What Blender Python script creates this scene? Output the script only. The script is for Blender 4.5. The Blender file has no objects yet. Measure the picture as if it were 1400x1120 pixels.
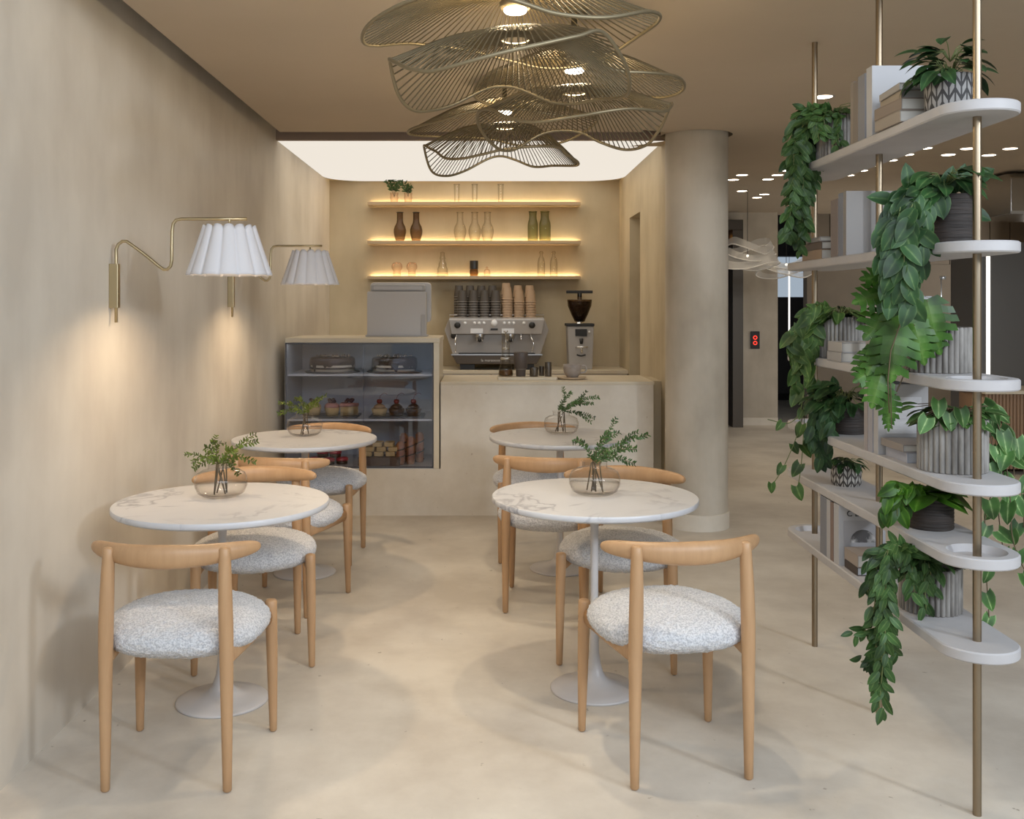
import bpy, bmesh, math, random
from mathutils import Vector, Matrix, noise
PI = math.pi
random.seed(7)
sc = bpy.context.scene
COL = sc.collection

# ------------------------------------------------------------------ camera, light, exposure
F, CX, CY, EYE = 1361.0, 665.0, 417.0, 1.45          # focal length in px, vanishing point, eye height
cam_d = bpy.data.cameras.new('camera'); cam = bpy.data.objects.new('camera', cam_d); COL.objects.link(cam)
cam.location = (0, 0, EYE); cam.rotation_euler = (PI / 2, 0, 0)
cam_d.sensor_width = 36; cam_d.lens = F * 36 / 1400; cam_d.shift_x = (700 - CX) / 1400; cam_d.shift_y = -(560 - CY) / 1400
cam_d.clip_start = 0.05
sc.camera = cam
sc.view_settings.view_transform = 'Standard'; sc.view_settings.look = 'None'
sc.view_settings.exposure = -0.15; sc.view_settings.gamma = 1.0; sc.view_settings.use_curve_mapping = False
w = bpy.data.worlds.new('sky'); sc.world = w; w.use_nodes = True
bg = w.node_tree.nodes['Background']; bg.inputs[0].default_value = (0.70, 0.84, 1.0, 1); bg.inputs[1].default_value = 0.6


def lamp(name, kind, loc, energy, color, rot=(0, 0, 0), size=0.1, size_y=None, spot=None, blend=0.5, parent=None, spread=None):
    d = bpy.data.lights.new(name, kind); d.energy = energy; d.color = color
    if kind == 'AREA':
        d.size = size
        if size_y: d.shape = 'RECTANGLE'; d.size_y = size_y
        if spread: d.spread = spread
    else:
        d.shadow_soft_size = size
    if spot: d.spot_size = spot; d.spot_blend = blend
    o = bpy.data.objects.new(name, d); COL.objects.link(o); o.location = loc; o.rotation_euler = rot
    if parent: o.parent = parent
    return o

DAY = (0.82, 0.90, 1.0)
lamp('shopfront_daylight', 'AREA', (1.4, -1.30, 3.25), 205, DAY, rot=(math.radians(66), 0, 0), size=5.2, size_y=1.7)
lamp('side_window_daylight', 'AREA', (4.3, -0.7, 2.9), 120, DAY, rot=(math.radians(58), 0, math.radians(46)), size=0.42, size_y=0.5)
lamp('hall_area_lamp', 'AREA', (6.3, 10.6, 1.6), 40, (1, 0.95, 0.88), rot=(PI / 2, 0, math.radians(90)), size=2.0, size_y=1.6)  # area lamp inside the hall, in front of its closed right wall

# ------------------------------------------------------------------ materials
def nodes(m):
    m.use_nodes = True
    return m.node_tree.nodes, m.node_tree.links

def c4(c): return (c[0], c[1], c[2], 1)

def mat(name, col, rough=0.5, metal=0.0, col2=None, nscale=4.0, stretch=(1, 1, 1), ndetail=4, bump=None, spec=None,
        sheen=0, emit=None, estr=1.0, coat=0, lo=0.35, hi=0.65, coords='Object', trans=0.0, subs=0.0):
    m = bpy.data.materials.new(name); n, l = nodes(m); b = n['Principled BSDF']
    b.inputs['Base Color'].default_value = c4(col); b.inputs['Roughness'].default_value = rough; b.inputs['Metallic'].default_value = metal
    if spec is not None: b.inputs['Specular IOR Level'].default_value = spec
    if sheen: b.inputs['Sheen Weight'].default_value = sheen
    if coat: b.inputs['Coat Weight'].default_value = coat; b.inputs['Coat Roughness'].default_value = 0.15
    if emit: b.inputs['Emission Color'].default_value = c4(emit); b.inputs['Emission Strength'].default_value = estr
    tc = n.new('ShaderNodeTexCoord')
    if col2 or bump:
        mp = n.new('ShaderNodeMapping'); mp.inputs['Scale'].default_value = stretch
        l.new(tc.outputs[coords], mp.inputs[0])
    if col2:
        tx = n.new('ShaderNodeTexNoise'); tx.inputs['Scale'].default_value = nscale; tx.inputs['Detail'].default_value = ndetail
        tx.inputs['Roughness'].default_value = 0.6
        l.new(mp.outputs[0], tx.inputs['Vector'])
        r = n.new('ShaderNodeValToRGB'); r.color_ramp.elements[0].position = lo; r.color_ramp.elements[1].position = hi
        r.color_ramp.elements[0].color = c4(col); r.color_ramp.elements[1].color = c4(col2)
        l.new(tx.outputs['Fac'], r.inputs[0]); l.new(r.outputs[0], b.inputs['Base Color'])
        m['ramp'] = r.name
    if bump:
        t2 = n.new('ShaderNodeTexNoise'); t2.inputs['Scale'].default_value = bump[0]; t2.inputs['Detail'].default_value = 4
        l.new(mp.outputs[0], t2.inputs['Vector'])
        bp = n.new('ShaderNodeBump'); bp.inputs['Strength'].default_value = bump[1]; bp.inputs['Distance'].default_value = bump[2]
        l.new(t2.outputs['Fac'], bp.inputs['Height']); l.new(bp.outputs[0], b.inputs['Normal'])
    return m

def plaster(name, a, bcol, c, bumps=0.25):
    """trowelled lime plaster: soft clouds plus fine upright streaks"""
    m = bpy.data.materials.new(name); n, l = nodes(m); b = n['Principled BSDF']
    b.inputs['Roughness'].default_value = 0.62; b.inputs['Specular IOR Level'].default_value = 0.3
    tc = n.new('ShaderNodeTexCoord')
    def nz(scale, st, det):
        mp = n.new('ShaderNodeMapping'); mp.inputs['Scale'].default_value = st; l.new(tc.outputs['Object'], mp.inputs[0])
        t = n.new('ShaderNodeTexNoise'); t.inputs['Scale'].default_value = scale; t.inputs['Detail'].default_value = det; l.new(mp.outputs[0], t.inputs['Vector'])
        return t
    t1 = nz(1.6, (1, 1, .8), 5); t2 = nz(6, (1, 1, .22), 4)
    mixf = n.new('ShaderNodeMath'); mixf.operation = 'MULTIPLY_ADD'; mixf.inputs[1].default_value = 0.22
    mu = n.new('ShaderNodeMath'); mu.operation = 'MULTIPLY'; mu.inputs[1].default_value = 0.78
    l.new(t1.outputs['Fac'], mu.inputs[0]); l.new(t2.outputs['Fac'], mixf.inputs[0]); l.new(mu.outputs[0], mixf.inputs[2])
    r = n.new('ShaderNodeValToRGB'); e = r.color_ramp.elements
    e[0].position = .36; e[0].color = c4(a); e[1].position = .64; e[1].color = c4(c)
    k = e.new(.5); k.color = c4(bcol)
    l.new(mixf.outputs[0], r.inputs[0]); l.new(r.outputs[0], b.inputs['Base Color'])
    bp = n.new('ShaderNodeBump'); bp.inputs['Strength'].default_value = bumps; bp.inputs['Distance'].default_value = .01
    l.new(mixf.outputs[0], bp.inputs['Height']); l.new(bp.outputs[0], b.inputs['Normal'])
    return m

def stone(name, a, c, speck, speck_size=26, rough=0.5, spec=0.3, vein=None, coords='Object'):
    """limestone / marble: clouds, small pits, optional veins"""
    m = bpy.data.materials.new(name); n, l = nodes(m); b = n['Principled BSDF']
    b.inputs['Roughness'].default_value = rough; b.inputs['Specular IOR Level'].default_value = spec
    tc = n.new('ShaderNodeTexCoord')
    t = n.new('ShaderNodeTexNoise'); t.inputs['Scale'].default_value = 1.7; t.inputs['Detail'].default_value = 8; t.inputs['Roughness'].default_value = .62
    l.new(tc.outputs[coords], t.inputs['Vector'])
    r = n.new('ShaderNodeValToRGB'); r.color_ramp.elements[0].position = .36; r.color_ramp.elements[1].position = .64
    r.color_ramp.elements[0].color = c4(a); r.color_ramp.elements[1].color = c4(c); l.new(t.outputs['Fac'], r.inputs[0])
    src = r.outputs[0]
    if speck:
        v = n.new('ShaderNodeTexNoise'); v.inputs['Scale'].default_value = speck_size; v.inputs['Detail'].default_value = 3
        l.new(tc.outputs[coords], v.inputs['Vector'])
        r2 = n.new('ShaderNodeValToRGB'); r2.color_ramp.elements[0].position = .715; r2.color_ramp.elements[1].position = .75
        r2.color_ramp.elements[0].color = (0, 0, 0, 1); r2.color_ramp.elements[1].color = (.8, .8, .8, 1); l.new(v.outputs['Fac'], r2.inputs[0])
        mx = n.new('ShaderNodeMixRGB'); mx.inputs[2].default_value = c4(speck); l.new(r2.outputs[0], mx.inputs[0]); l.new(src, mx.inputs[1]); src = mx.outputs[0]
    if vein:
        v = n.new('ShaderNodeTexNoise'); v.inputs['Scale'].default_value = 3.2; v.inputs['Detail'].default_value = 6; v.inputs['Distortion'].default_value = 1.4
        l.new(tc.outputs[coords], v.inputs['Vector'])
        s = n.new('ShaderNodeMath'); s.operation = 'SUBTRACT'; s.inputs[1].default_value = .5; l.new(v.outputs['Fac'], s.inputs[0])
        ab = n.new('ShaderNodeMath'); ab.operation = 'ABSOLUTE'; l.new(s.outputs[0], ab.inputs[0])
        r3 = n.new('ShaderNodeValToRGB'); r3.color_ramp.elements[0].position = 0; r3.color_ramp.elements[1].position = .03
        r3.color_ramp.elements[0].color = (.85, .85, .85, 1); r3.color_ramp.elements[1].color = (0, 0, 0, 1); l.new(ab.outputs[0], r3.inputs[0])
        g = n.new('ShaderNodeTexNoise'); g.inputs['Scale'].default_value = 2.2; l.new(tc.outputs[coords], g.inputs['Vector'])
        gr = n.new('ShaderNodeValToRGB'); gr.color_ramp.elements[0].position = .42; gr.color_ramp.elements[1].position = .56; l.new(g.outputs['Fac'], gr.inputs[0])
        mu = n.new('ShaderNodeMath'); mu.operation = 'MULTIPLY'; l.new(r3.outputs[0], mu.inputs[0]); l.new(gr.outputs[0], mu.inputs[1])
        mx = n.new('ShaderNodeMixRGB'); mx.inputs[2].default_value = c4(vein); l.new(mu.outputs[0], mx.inputs[0]); l.new(src, mx.inputs[1]); src = mx.outputs[0]
    l.new(src, b.inputs['Base Color'])
    bp = n.new('ShaderNodeBump'); bp.inputs['Strength'].default_value = .08; bp.inputs['Distance'].default_value = .01
    l.new(t.outputs['Fac'], bp.inputs['Height']); l.new(bp.outputs[0], b.inputs['Normal'])
    return m

def glass(name, tint=(1, 1, 1), edge=(.75, .75, .72), ior=1.45, rough=.02):
    """thin clear glass: see-through face on, darker and shinier at grazing angles"""
    m = bpy.data.materials.new(name); n, l = nodes(m); n.remove(n['Principled BSDF']); out = n['Material Output']
    lw = n.new('ShaderNodeLayerWeight'); lw.inputs['Blend'].default_value = .22
    cm = n.new('ShaderNodeMixRGB'); cm.inputs[1].default_value = c4(tint); cm.inputs[2].default_value = c4(edge); l.new(lw.outputs['Facing'], cm.inputs[0])
    tr = n.new('ShaderNodeBsdfTransparent'); l.new(cm.outputs[0], tr.inputs[0])
    gl = n.new('ShaderNodeBsdfGlossy'); gl.inputs['Roughness'].default_value = rough
    l2 = n.new('ShaderNodeLayerWeight'); l2.inputs['Blend'].default_value = .5
    pw = n.new('ShaderNodeMath'); pw.operation = 'POWER'; pw.inputs[1].default_value = 4.5; l.new(l2.outputs['Facing'], pw.inputs[0])
    f0 = ((ior - 1) / (ior + 1)) ** 2
    fr = n.new('ShaderNodeMath'); fr.operation = 'MULTIPLY_ADD'; fr.inputs[1].default_value = .75; fr.inputs[2].default_value = f0; l.new(pw.outputs[0], fr.inputs[0])
    mx = n.new('ShaderNodeMixShader'); l.new(fr.outputs[0], mx.inputs[0]); l.new(tr.outputs[0], mx.inputs[1]); l.new(gl.outputs[0], mx.inputs[2])
    l.new(mx.outputs[0], out.inputs[0])
    return m

def emission(name, col, s):
    m = bpy.data.materials.new(name); n, l = nodes(m); n.remove(n['Principled BSDF'])
    e = n.new('ShaderNodeEmission'); e.inputs[0].default_value = c4(col); e.inputs[1].default_value = s
    l.new(e.outputs[0], n['Material Output'].inputs[0])
    return m

def veil(name, col, alpha):
    m = bpy.data.materials.new(name); n, l = nodes(m); b = n['Principled BSDF']
    b.inputs['Base Color'].default_value = c4(col); b.inputs['Alpha'].default_value = alpha; b.inputs['Roughness'].default_value = .5
    return m

def leafmat(name, dark, mid, edge, edge_at=.8, rough=.48):
    """green leaf: pale midrib, side veins, optional pale margin (uv.x = across, uv.y = along)"""
    m = bpy.data.materials.new(name); n, l = nodes(m); b = n['Principled BSDF']
    b.inputs['Roughness'].default_value = rough; b.inputs['Specular IOR Level'].default_value = .28
    uv = n.new('ShaderNodeUVMap'); sp = n.new('ShaderNodeSeparateXYZ'); l.new(uv.outputs[0], sp.inputs[0])
    s = n.new('ShaderNodeMath'); s.operation = 'SUBTRACT'; s.inputs[1].default_value = .5; l.new(sp.outputs[0], s.inputs[0])
    a = n.new('ShaderNodeMath'); a.operation = 'ABSOLUTE'; l.new(s.outputs[0], a.inputs[0])
    d = n.new('ShaderNodeMath'); d.operation = 'MULTIPLY'; d.inputs[1].default_value = 2; l.new(a.outputs[0], d.inputs[0])
    r = n.new('ShaderNodeValToRGB'); e = r.color_ramp.elements
    e[0].position = 0; e[0].color = c4(edge); e[1].position = 1; e[1].color = c4(edge)
    for p, c in ((.1, mid), (.25, dark), (edge_at * .8, dark), (edge_at, mid)):
        k = e.new(p); k.color = c4(c)
    tn = n.new('ShaderNodeTexNoise'); tn.inputs['Scale'].default_value = 55; tc = n.new('ShaderNodeTexCoord'); l.new(tc.outputs['Object'], tn.inputs['Vector'])
    ad = n.new('ShaderNodeMath'); ad.operation = 'MULTIPLY_ADD'; ad.inputs[1].default_value = .3; l.new(tn.outputs['Fac'], ad.inputs[0]); l.new(d.outputs[0], ad.inputs[2])
    sb = n.new('ShaderNodeMath'); sb.operation = 'SUBTRACT'; sb.inputs[1].default_value = .15; l.new(ad.outputs[0], sb.inputs[0])
    l.new(sb.outputs[0], r.inputs[0])
    hs = n.new('ShaderNodeHueSaturation'); t2 = n.new('ShaderNodeTexNoise'); t2.inputs['Scale'].default_value = 14; l.new(tc.outputs['Object'], t2.inputs['Vector'])
    vv = n.new('ShaderNodeMapRange'); vv.inputs[1].default_value = .3; vv.inputs[2].default_value = .7; vv.inputs[3].default_value = .45; vv.inputs[4].default_value = 1.7
    l.new(t2.outputs['Fac'], vv.inputs[0]); l.new(vv.outputs[0], hs.inputs['Value']); l.new(r.outputs[0], hs.inputs['Color']); l.new(hs.outputs[0], b.inputs['Base Color'])
    return m

def chevron(name, light, dark, cols, rows):
    """herringbone relief pattern round a pot"""
    m = bpy.data.materials.new(name); n, l = nodes(m); b = n['Principled BSDF']; b.inputs['Roughness'].default_value = .7
    tc = n.new('ShaderNodeTexCoord'); sp = n.new('ShaderNodeSeparateXYZ'); l.new(tc.outputs['Object'], sp.inputs[0])
    def mth(op, a=None, bb=None, v0=None, v1=None):
        q = n.new('ShaderNodeMath'); q.operation = op
        if a is not None: l.new(a, q.inputs[0])
        elif v0 is not None: q.inputs[0].default_value = v0
        if bb is not None: l.new(bb, q.inputs[1])
        elif v1 is not None: q.inputs[1].default_value = v1
        return q.outputs[0]
    ang = mth('ARCTAN2', sp.outputs[0], sp.outputs[1])
    u = mth('MULTIPLY', ang, v1=cols / (2 * PI))
    tri = mth('PINGPONG', u, v1=.5)
    zz = mth('MULTIPLY', sp.outputs[2], v1=rows)
    v = mth('FRACT', mth('ADD', zz, mth('MULTIPLY', tri, v1=1.6)))
    bar = mth('LESS_THAN', v, v1=.62)
    gap = mth('GREATER_THAN', tri, v1=.07); gap2 = mth('LESS_THAN', tri, v1=.43)
    f = mth('MULTIPLY', mth('MULTIPLY', bar, gap), gap2)
    mx = n.new('ShaderNodeMixRGB'); mx.inputs[1].default_value = c4(dark); mx.inputs[2].default_value = c4(light); l.new(f, mx.inputs[0]); l.new(mx.outputs[0], b.inputs['Base Color'])
    bp = n.new('ShaderNodeBump'); bp.inputs['Strength'].default_value = .6; bp.inputs['Distance'].default_value = .003; l.new(f, bp.inputs['Height']); l.new(bp.outputs[0], b.inputs['Normal'])
    return m

M = {}
M['wall'] = plaster('lime_plaster', (.55, .485, .40), (.645, .58, .485), (.71, .645, .55))
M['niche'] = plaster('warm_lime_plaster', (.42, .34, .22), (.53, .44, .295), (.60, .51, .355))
M['column'] = plaster('grey_lime_plaster', (.34, .29, .225), (.47, .41, .325), (.60, .535, .44), .4)
M['ceil'] = mat('ceiling_paint', (.50, .415, .315), .8, col2=(.53, .44, .335), nscale=1.2, spec=.2)
M['floor'] = stone('limestone_floor', (.50, .44, .365), (.67, .61, .52), (.30, .25, .19), 24, rough=.42, spec=.35)
M['trav'] = stone('travertine_counter', (.60, .53, .43), (.74, .68, .58), (.46, .37, .27), 30, rough=.45)
M['countertop'] = stone('honed_counter_top', (.58, .50, .37), (.68, .60, .46), None, rough=.35)
M['marble'] = stone('white_marble', (.55, .545, .555), (.61, .605, .61), None, rough=.28, spec=.4, vein=(.24, .24, .27))
M['oak'] = mat('pale_oak', (.42, .245, .122), .40, col2=(.48, .29, .15), nscale=5, stretch=(6, 6, .7), spec=.4)
M['boucle'] = mat('boucle_fabric', (.44, .437, .45), .95, col2=(.68, .67, .67), nscale=170, ndetail=2, lo=.38, hi=.58, bump=(230, .8, .005), sheen=.3, spec=.1)
M['lacquer'] = mat('white_lacquer', (.54, .515, .505), .35)
M['brass'] = mat('satin_brass', (.50, .41, .25), .34, metal=1.0)
M['pole'] = mat('bronze_pole', (.31, .245, .17), .36, metal=1.0)
M['wire'] = mat('bronze_wire', (.155, .120, .066), .5, metal=.45)
M['rimwire'] = mat('bronze_rim', (.27, .22, .135), .42, metal=.7)
M['shade'] = mat('pleated_linen', (.66, .64, .645), .85, spec=.1)
M['shelfwhite'] = mat('white_plaster_shelf', (.44, .42, .415), .6, col2=(.48, .46, .455), nscale=6)
M['dark'] = mat('matt_black', (.018, .017, .016), .5)
M['darkmetal'] = mat('dark_metal', (.05, .048, .046), .3, metal=.7)
M['steel'] = mat('brushed_steel', (.62, .61, .60), .28, metal=1.0)
M['chrome'] = mat('polished_steel', (.78, .78, .78), .12, metal=1.0)
M['mattgrey'] = mat('warm_grey_enamel', (.36, .325, .29), .4)
M['panel'] = mat('satin_steel_panel', (.66, .66, .68), .38, metal=.6)
M['posgrey'] = mat('pale_grey_plastic', (.50, .475, .455), .45)
M['posgrey2'] = mat('mid_grey_plastic', (.40, .38, .365), .5)
M['espbase'] = mat('dark_brown_enamel', (.075, .052, .03), .35)
M['glass'] = glass('clear_glass', (.99, .985, .98), (.80, .77, .73))
M['caseglass'] = glass('case_glass', (.87, .88, .91), (.75, .77, .81), ior=1.62, rough=.01)
M['glassware'] = glass('clear_glassware', (.96, .95, .92), (.42, .38, .31))
M['smoke'] = glass('smoked_brown_glass', (.52, .43, .34), (.15, .12, .09))
M['green'] = glass('green_glass', (.66, .68, .53), (.26, .28, .19))
M['pink'] = glass('pink_glass', (.98, .91, .87), (.62, .42, .36))
M['amber'] = glass('coffee_glass', (.45, .33, .2), (.2, .14, .08))
M['fluted'] = mat('fluted_concrete', (.17, .155, .14), .85, col2=(.32, .30, .275), nscale=22, stretch=(1, 1, .3), bump=(90, .25, .003), spec=.15)
M['wicker'] = mat('dark_wicker', (.018, .013, .010), .65, col2=(.046, .033, .026), nscale=30, stretch=(.3, .3, 5), bump=(30, .9, .006))
M['chev'] = chevron('herringbone_glaze', (.31, .295, .28), (.042, .038, .037), 13, 26)
M['chev_small'] = chevron('herringbone_glaze_small', (.42, .39, .35), (.05, .042, .038), 12, 34)
M['soil'] = mat('dark_soil', (.03, .02, .014), .95, bump=(120, 1, .01))
M['stem'] = mat('brown_stem', (.10, .07, .035), .7)
M['greenstem'] = mat('green_stem', (.13, .16, .05), .6)
M['leaf_dark'] = leafmat('dark_leaf', (.018, .048, .014), (.03, .075, .022), (.05, .10, .032), .98)
M['leaf_mid'] = leafmat('mid_leaf', (.030, .068, .017), (.046, .092, .024), (.085, .135, .04), .95)
M['leaf_deep'] = leafmat('deep_leaf', (.017, .048, .013), (.032, .070, .020), (.065, .11, .036), .96)
M['leaf_pale'] = leafmat('pale_edged_leaf', (.045, .092, .020), (.07, .12, .028), (.14, .20, .06), .94)
M['leaf_heart'] = leafmat('heart_leaf', (.038, .095, .020), (.065, .13, .034), (.20, .28, .11), .93)
M['leaf_big'] = leafmat('bright_big_leaf', (.035, .10, .008), (.06, .145, .012), (.09, .19, .025), .97, .36)
M['leaf_monst'] = leafmat('split_leaf', (.030, .082, .010), (.045, .11, .014), (.08, .15, .03), .97, .36)
M['leaf_sprig'] = leafmat('sprig_leaf', (.075, .105, .012), (.11, .14, .018), (.16, .19, .04), .95)
M['leaf_sprig2'] = leafmat('dark_sprig_leaf', (.035, .075, .018), (.055, .10, .025), (.10, .14, .05), .95)

# ------------------------------------------------------------------ mesh helpers
def W(px, py, Y):
    return Vector(((px - CX) * Y / F, Y, EYE - (py - CY) * Y / F))

def nb(): return bmesh.new()

def obj(name, bm, m, parent=None, smooth=True, loc=(0, 0, 0), rot=(0, 0, 0), mats=None, bevel=None, auto=None):
    me = bpy.data.meshes.new(name)
    bmesh.ops.recalc_face_normals(bm, faces=bm.faces[:])
    bm.to_mesh(me); bm.free()
    for q in (mats or [m]): me.materials.append(q)
    if smooth: me.polygons.foreach_set('use_smooth', [True] * len(me.polygons))
    if smooth and auto: me.set_sharp_from_angle(angle=math.radians(auto))
    o = bpy.data.objects.new(name, me); COL.objects.link(o)
    o.location = loc; o.rotation_euler = rot
    if parent: o.parent = parent
    if bevel:
        b = o.modifiers.new('bevel', 'BEVEL'); b.width = bevel; b.segments = 3; b.limit_method = 'ANGLE'; b.angle_limit = math.radians(40)
    return o

def tag(o, label, cat, group=None, kind=None):
    o['label'] = label; o['category'] = cat
    if group: o['group'] = group
    if kind: o['kind'] = kind
    return o

def thing(name, label, cat, loc=(0, 0, 0), rz=0, group=None):
    o = bpy.data.objects.new(name, None); COL.objects.link(o); o.location = loc; o.rotation_euler = (0, 0, rz); o.empty_display_size = .05
    return tag(o, label, cat, group)

def struct(name, bm, m, smooth=False, **k):
    o = obj(name, bm, m, smooth=smooth, **k); o['kind'] = 'structure'; return o

def kids(o): return [c for c in bpy.data.objects if c.parent == o]

def dup(root, loc, rz, label, group=None, children=None):
    """a copy of a thing with copies of its parts and sub-parts"""
    r = root.copy(); COL.objects.link(r); r.location = loc; r.rotation_euler = (0, 0, rz); r['label'] = label
    if group: r['group'] = group
    for ch in (children if children is not None else kids(root)):
        c = ch.copy(); COL.objects.link(c); c.parent = r
        for g in kids(ch):
            d = g.copy(); COL.objects.link(d); d.parent = c
    return r

def box(bm, x0, x1, y0, y1, z0, z1, mtx=None):
    vs = [bm.verts.new((x, y, z)) for x in (x0, x1) for y in (y0, y1) for z in (z0, z1)]
    for f in ((0, 1, 3, 2), (4, 6, 7, 5), (0, 4, 5, 1), (2, 3, 7, 6), (0, 2, 6, 4), (1, 5, 7, 3)):
        bm.faces.new([vs[i] for i in f])
    if mtx: bmesh.ops.transform(bm, matrix=mtx, verts=vs)
    return vs

def prism(bm, pts, a0, a1, axis='y'):
    """extrude a 2D outline: axis y -> pts are (x,z); axis z -> pts are (x,y); axis x -> (y,z)"""
    def mk(p, a):
        return {'y': (p[0], a, p[1]), 'z': (p[0], p[1], a), 'x': (a, p[0], p[1])}[axis]
    A = [bm.verts.new(mk(p, a0)) for p in pts]; B = [bm.verts.new(mk(p, a1)) for p in pts]
    bm.faces.new(A); bm.faces.new(B[::-1])
    k = len(pts)
    for i in range(k): bm.faces.new((A[i], A[(i + 1) % k], B[(i + 1) % k], B[i]))

def rrect(x0, x1, y0, y1, r, n=6):
    out = []
    for cx, cy, a in ((x1 - r, y1 - r, 0), (x0 + r, y1 - r, 90), (x0 + r, y0 + r, 180), (x1 - r, y0 + r, 270)):
        for i in range(n + 1):
            t = math.radians(a + 90 * i / n); out.append((cx + r * math.cos(t), cy + r * math.sin(t)))
    return out

def lathe(bm, prof, seg=32, c=(0, 0, 0), close=False, rfun=None):
    """revolve (r,z) profile round z; rfun(angle)->multiplier"""
    rings = []
    for r, z in prof:
        if r < 1e-6:
            rings.append([bm.verts.new((c[0], c[1], c[2] + z))])
        else:
            rings.append([bm.verts.new((c[0] + r * (rfun(2 * PI * i / seg) if rfun else 1) * math.cos(2 * PI * i / seg),
                                        c[1] + r * (rfun(2 * PI * i / seg) if rfun else 1) * math.sin(2 * PI * i / seg), c[2] + z)) for i in range(seg)])
    for a, b in zip(rings, rings[1:]):
        for i in range(seg):
            j = (i + 1) % seg
            if len(a) == 1 and len(b) == 1: continue
            if len(a) == 1: bm.faces.new((a[0], b[i], b[j]))
            elif len(b) == 1: bm.faces.new((a[i], a[j], b[0]))
            else: bm.faces.new((a[i], a[j], b[j], b[i]))

def frame_of(t, hint=Vector((0, 0, 1))):
    t = t.normalized(); u = t.cross(hint)
    if u.length < 1e-4: u = t.cross(Vector((1, 0, 0)))
    u.normalize(); return u, u.cross(t).normalized()

def tube(bm, pts, rad, seg=8, closed=False, caps=True, ell=None, hint=None):
    pts = [Vector(p) for p in pts]; n = len(pts); rings = []
    pu = None
    for i, p in enumerate(pts):
        t = (pts[(i + 1) % n] - pts[i - 1]) if closed else (pts[min(i + 1, n - 1)] - pts[max(i - 1, 0)])
        t.normalize()
        if hint is not None: u, v = frame_of(t, hint)
        elif pu is None: u, v = frame_of(t)
        else:
            u = pu - t * pu.dot(t); u.normalize(); v = u.cross(t)
        pu = u
        r = rad[i] if isinstance(rad, (list, tuple)) else rad
        ra, rb = (r, r) if ell is None else (ell[i][0], ell[i][1])
        rings.append([bm.verts.new(p + u * ra * math.cos(2 * PI * k / seg) + v * rb * math.sin(2 * PI * k / seg)) for k in range(seg)])
    m = n if closed else n - 1
    for i in range(m):
        a, b = rings[i], rings[(i + 1) % n]
        for k in range(seg): bm.faces.new((a[k], a[(k + 1) % seg], b[(k + 1) % seg], b[k]))
    if caps and not closed:
        bm.faces.new(rings[0][::-1]); bm.faces.new(rings[-1])

def catmull(pts, n=8):
    pts = [Vector(p) for p in pts]
    if len(pts) < 3: return [pts[0].lerp(pts[-1], i / n) for i in range(n + 1)]
    P = [pts[0] * 2 - pts[1]] + pts + [pts[-1] * 2 - pts[-2]]; out = []
    for i in range(1, len(P) - 2):
        a, b, c, d = P[i - 1:i + 3]
        for k in range(n):
            t = k / n
            out.append(.5 * ((2 * b) + (c - a) * t + (2 * a - 5 * b + 4 * c - d) * t * t + (3 * b - a - 3 * c + d) * t ** 3))
    out.append(pts[-1]); return out

def disc(bm, c, r, h, seg=24, axis='z'):
    """short solid cylinder from c along +axis"""
    vs0 = len(bm.verts)
    lathe(bm, [(0, 0), (r, 0), (r, h), (0, h)], seg)
    bm.verts.ensure_lookup_table(); vs = bm.verts[vs0:]
    mt = Matrix.Translation(c)
    if axis == 'y': mt = mt @ Matrix.Rotation(PI / 2, 4, 'X')      # +z -> -y
    if axis == 'x': mt = mt @ Matrix.Rotation(PI / 2, 4, 'Y')
    bmesh.ops.transform(bm, matrix=mt, verts=vs)

def ordn(i): return ['first', 'second', 'third', 'fourth', 'fifth', 'sixth', 'seventh', 'eighth', 'ninth', 'tenth', 'eleventh', 'twelfth'][i]

# ------------------------------------------------------------------ the room
XL, XN = -1.45, 1.23                   # left wall, niche right wall
YC, YB = 6.85, 9.2                     # counter front, niche back wall
CEIL = 2.565
bm = nb(); box(bm, -1.75, 7.2, -1.6, 15.6, -.1, 0); struct('floor', bm, M['floor'])
bm = nb(); box(bm, XL - .2, XL, -1.6, YB + .2, 0, 2.95); box(bm, XL - .2, XL, -1.6, 2.95, 2.95, 4.4); struct('wall_left', bm, M['wall'])
bm = nb(); box(bm, XL, XN + .14, YB, YB + .2, 0, 2.95); struct('wall_back', bm, M['niche'])
# niche right wall with a doorway
bm = nb()
box(bm, XN, XN + .12, 6.62, 7.97, 0, 2.95); box(bm, XN, XN + .12, 8.55, YB, 0, 2.95); box(bm, XN, XN + .12, 7.97, 8.55, 2.197, 2.95)
struct('wall_right', bm, M['niche'])
bm = nb(); box(bm, 1.50, 1.56, 7.6, 9.3, 0, 2.6); struct('wall_passage', bm, M['column'])
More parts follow.
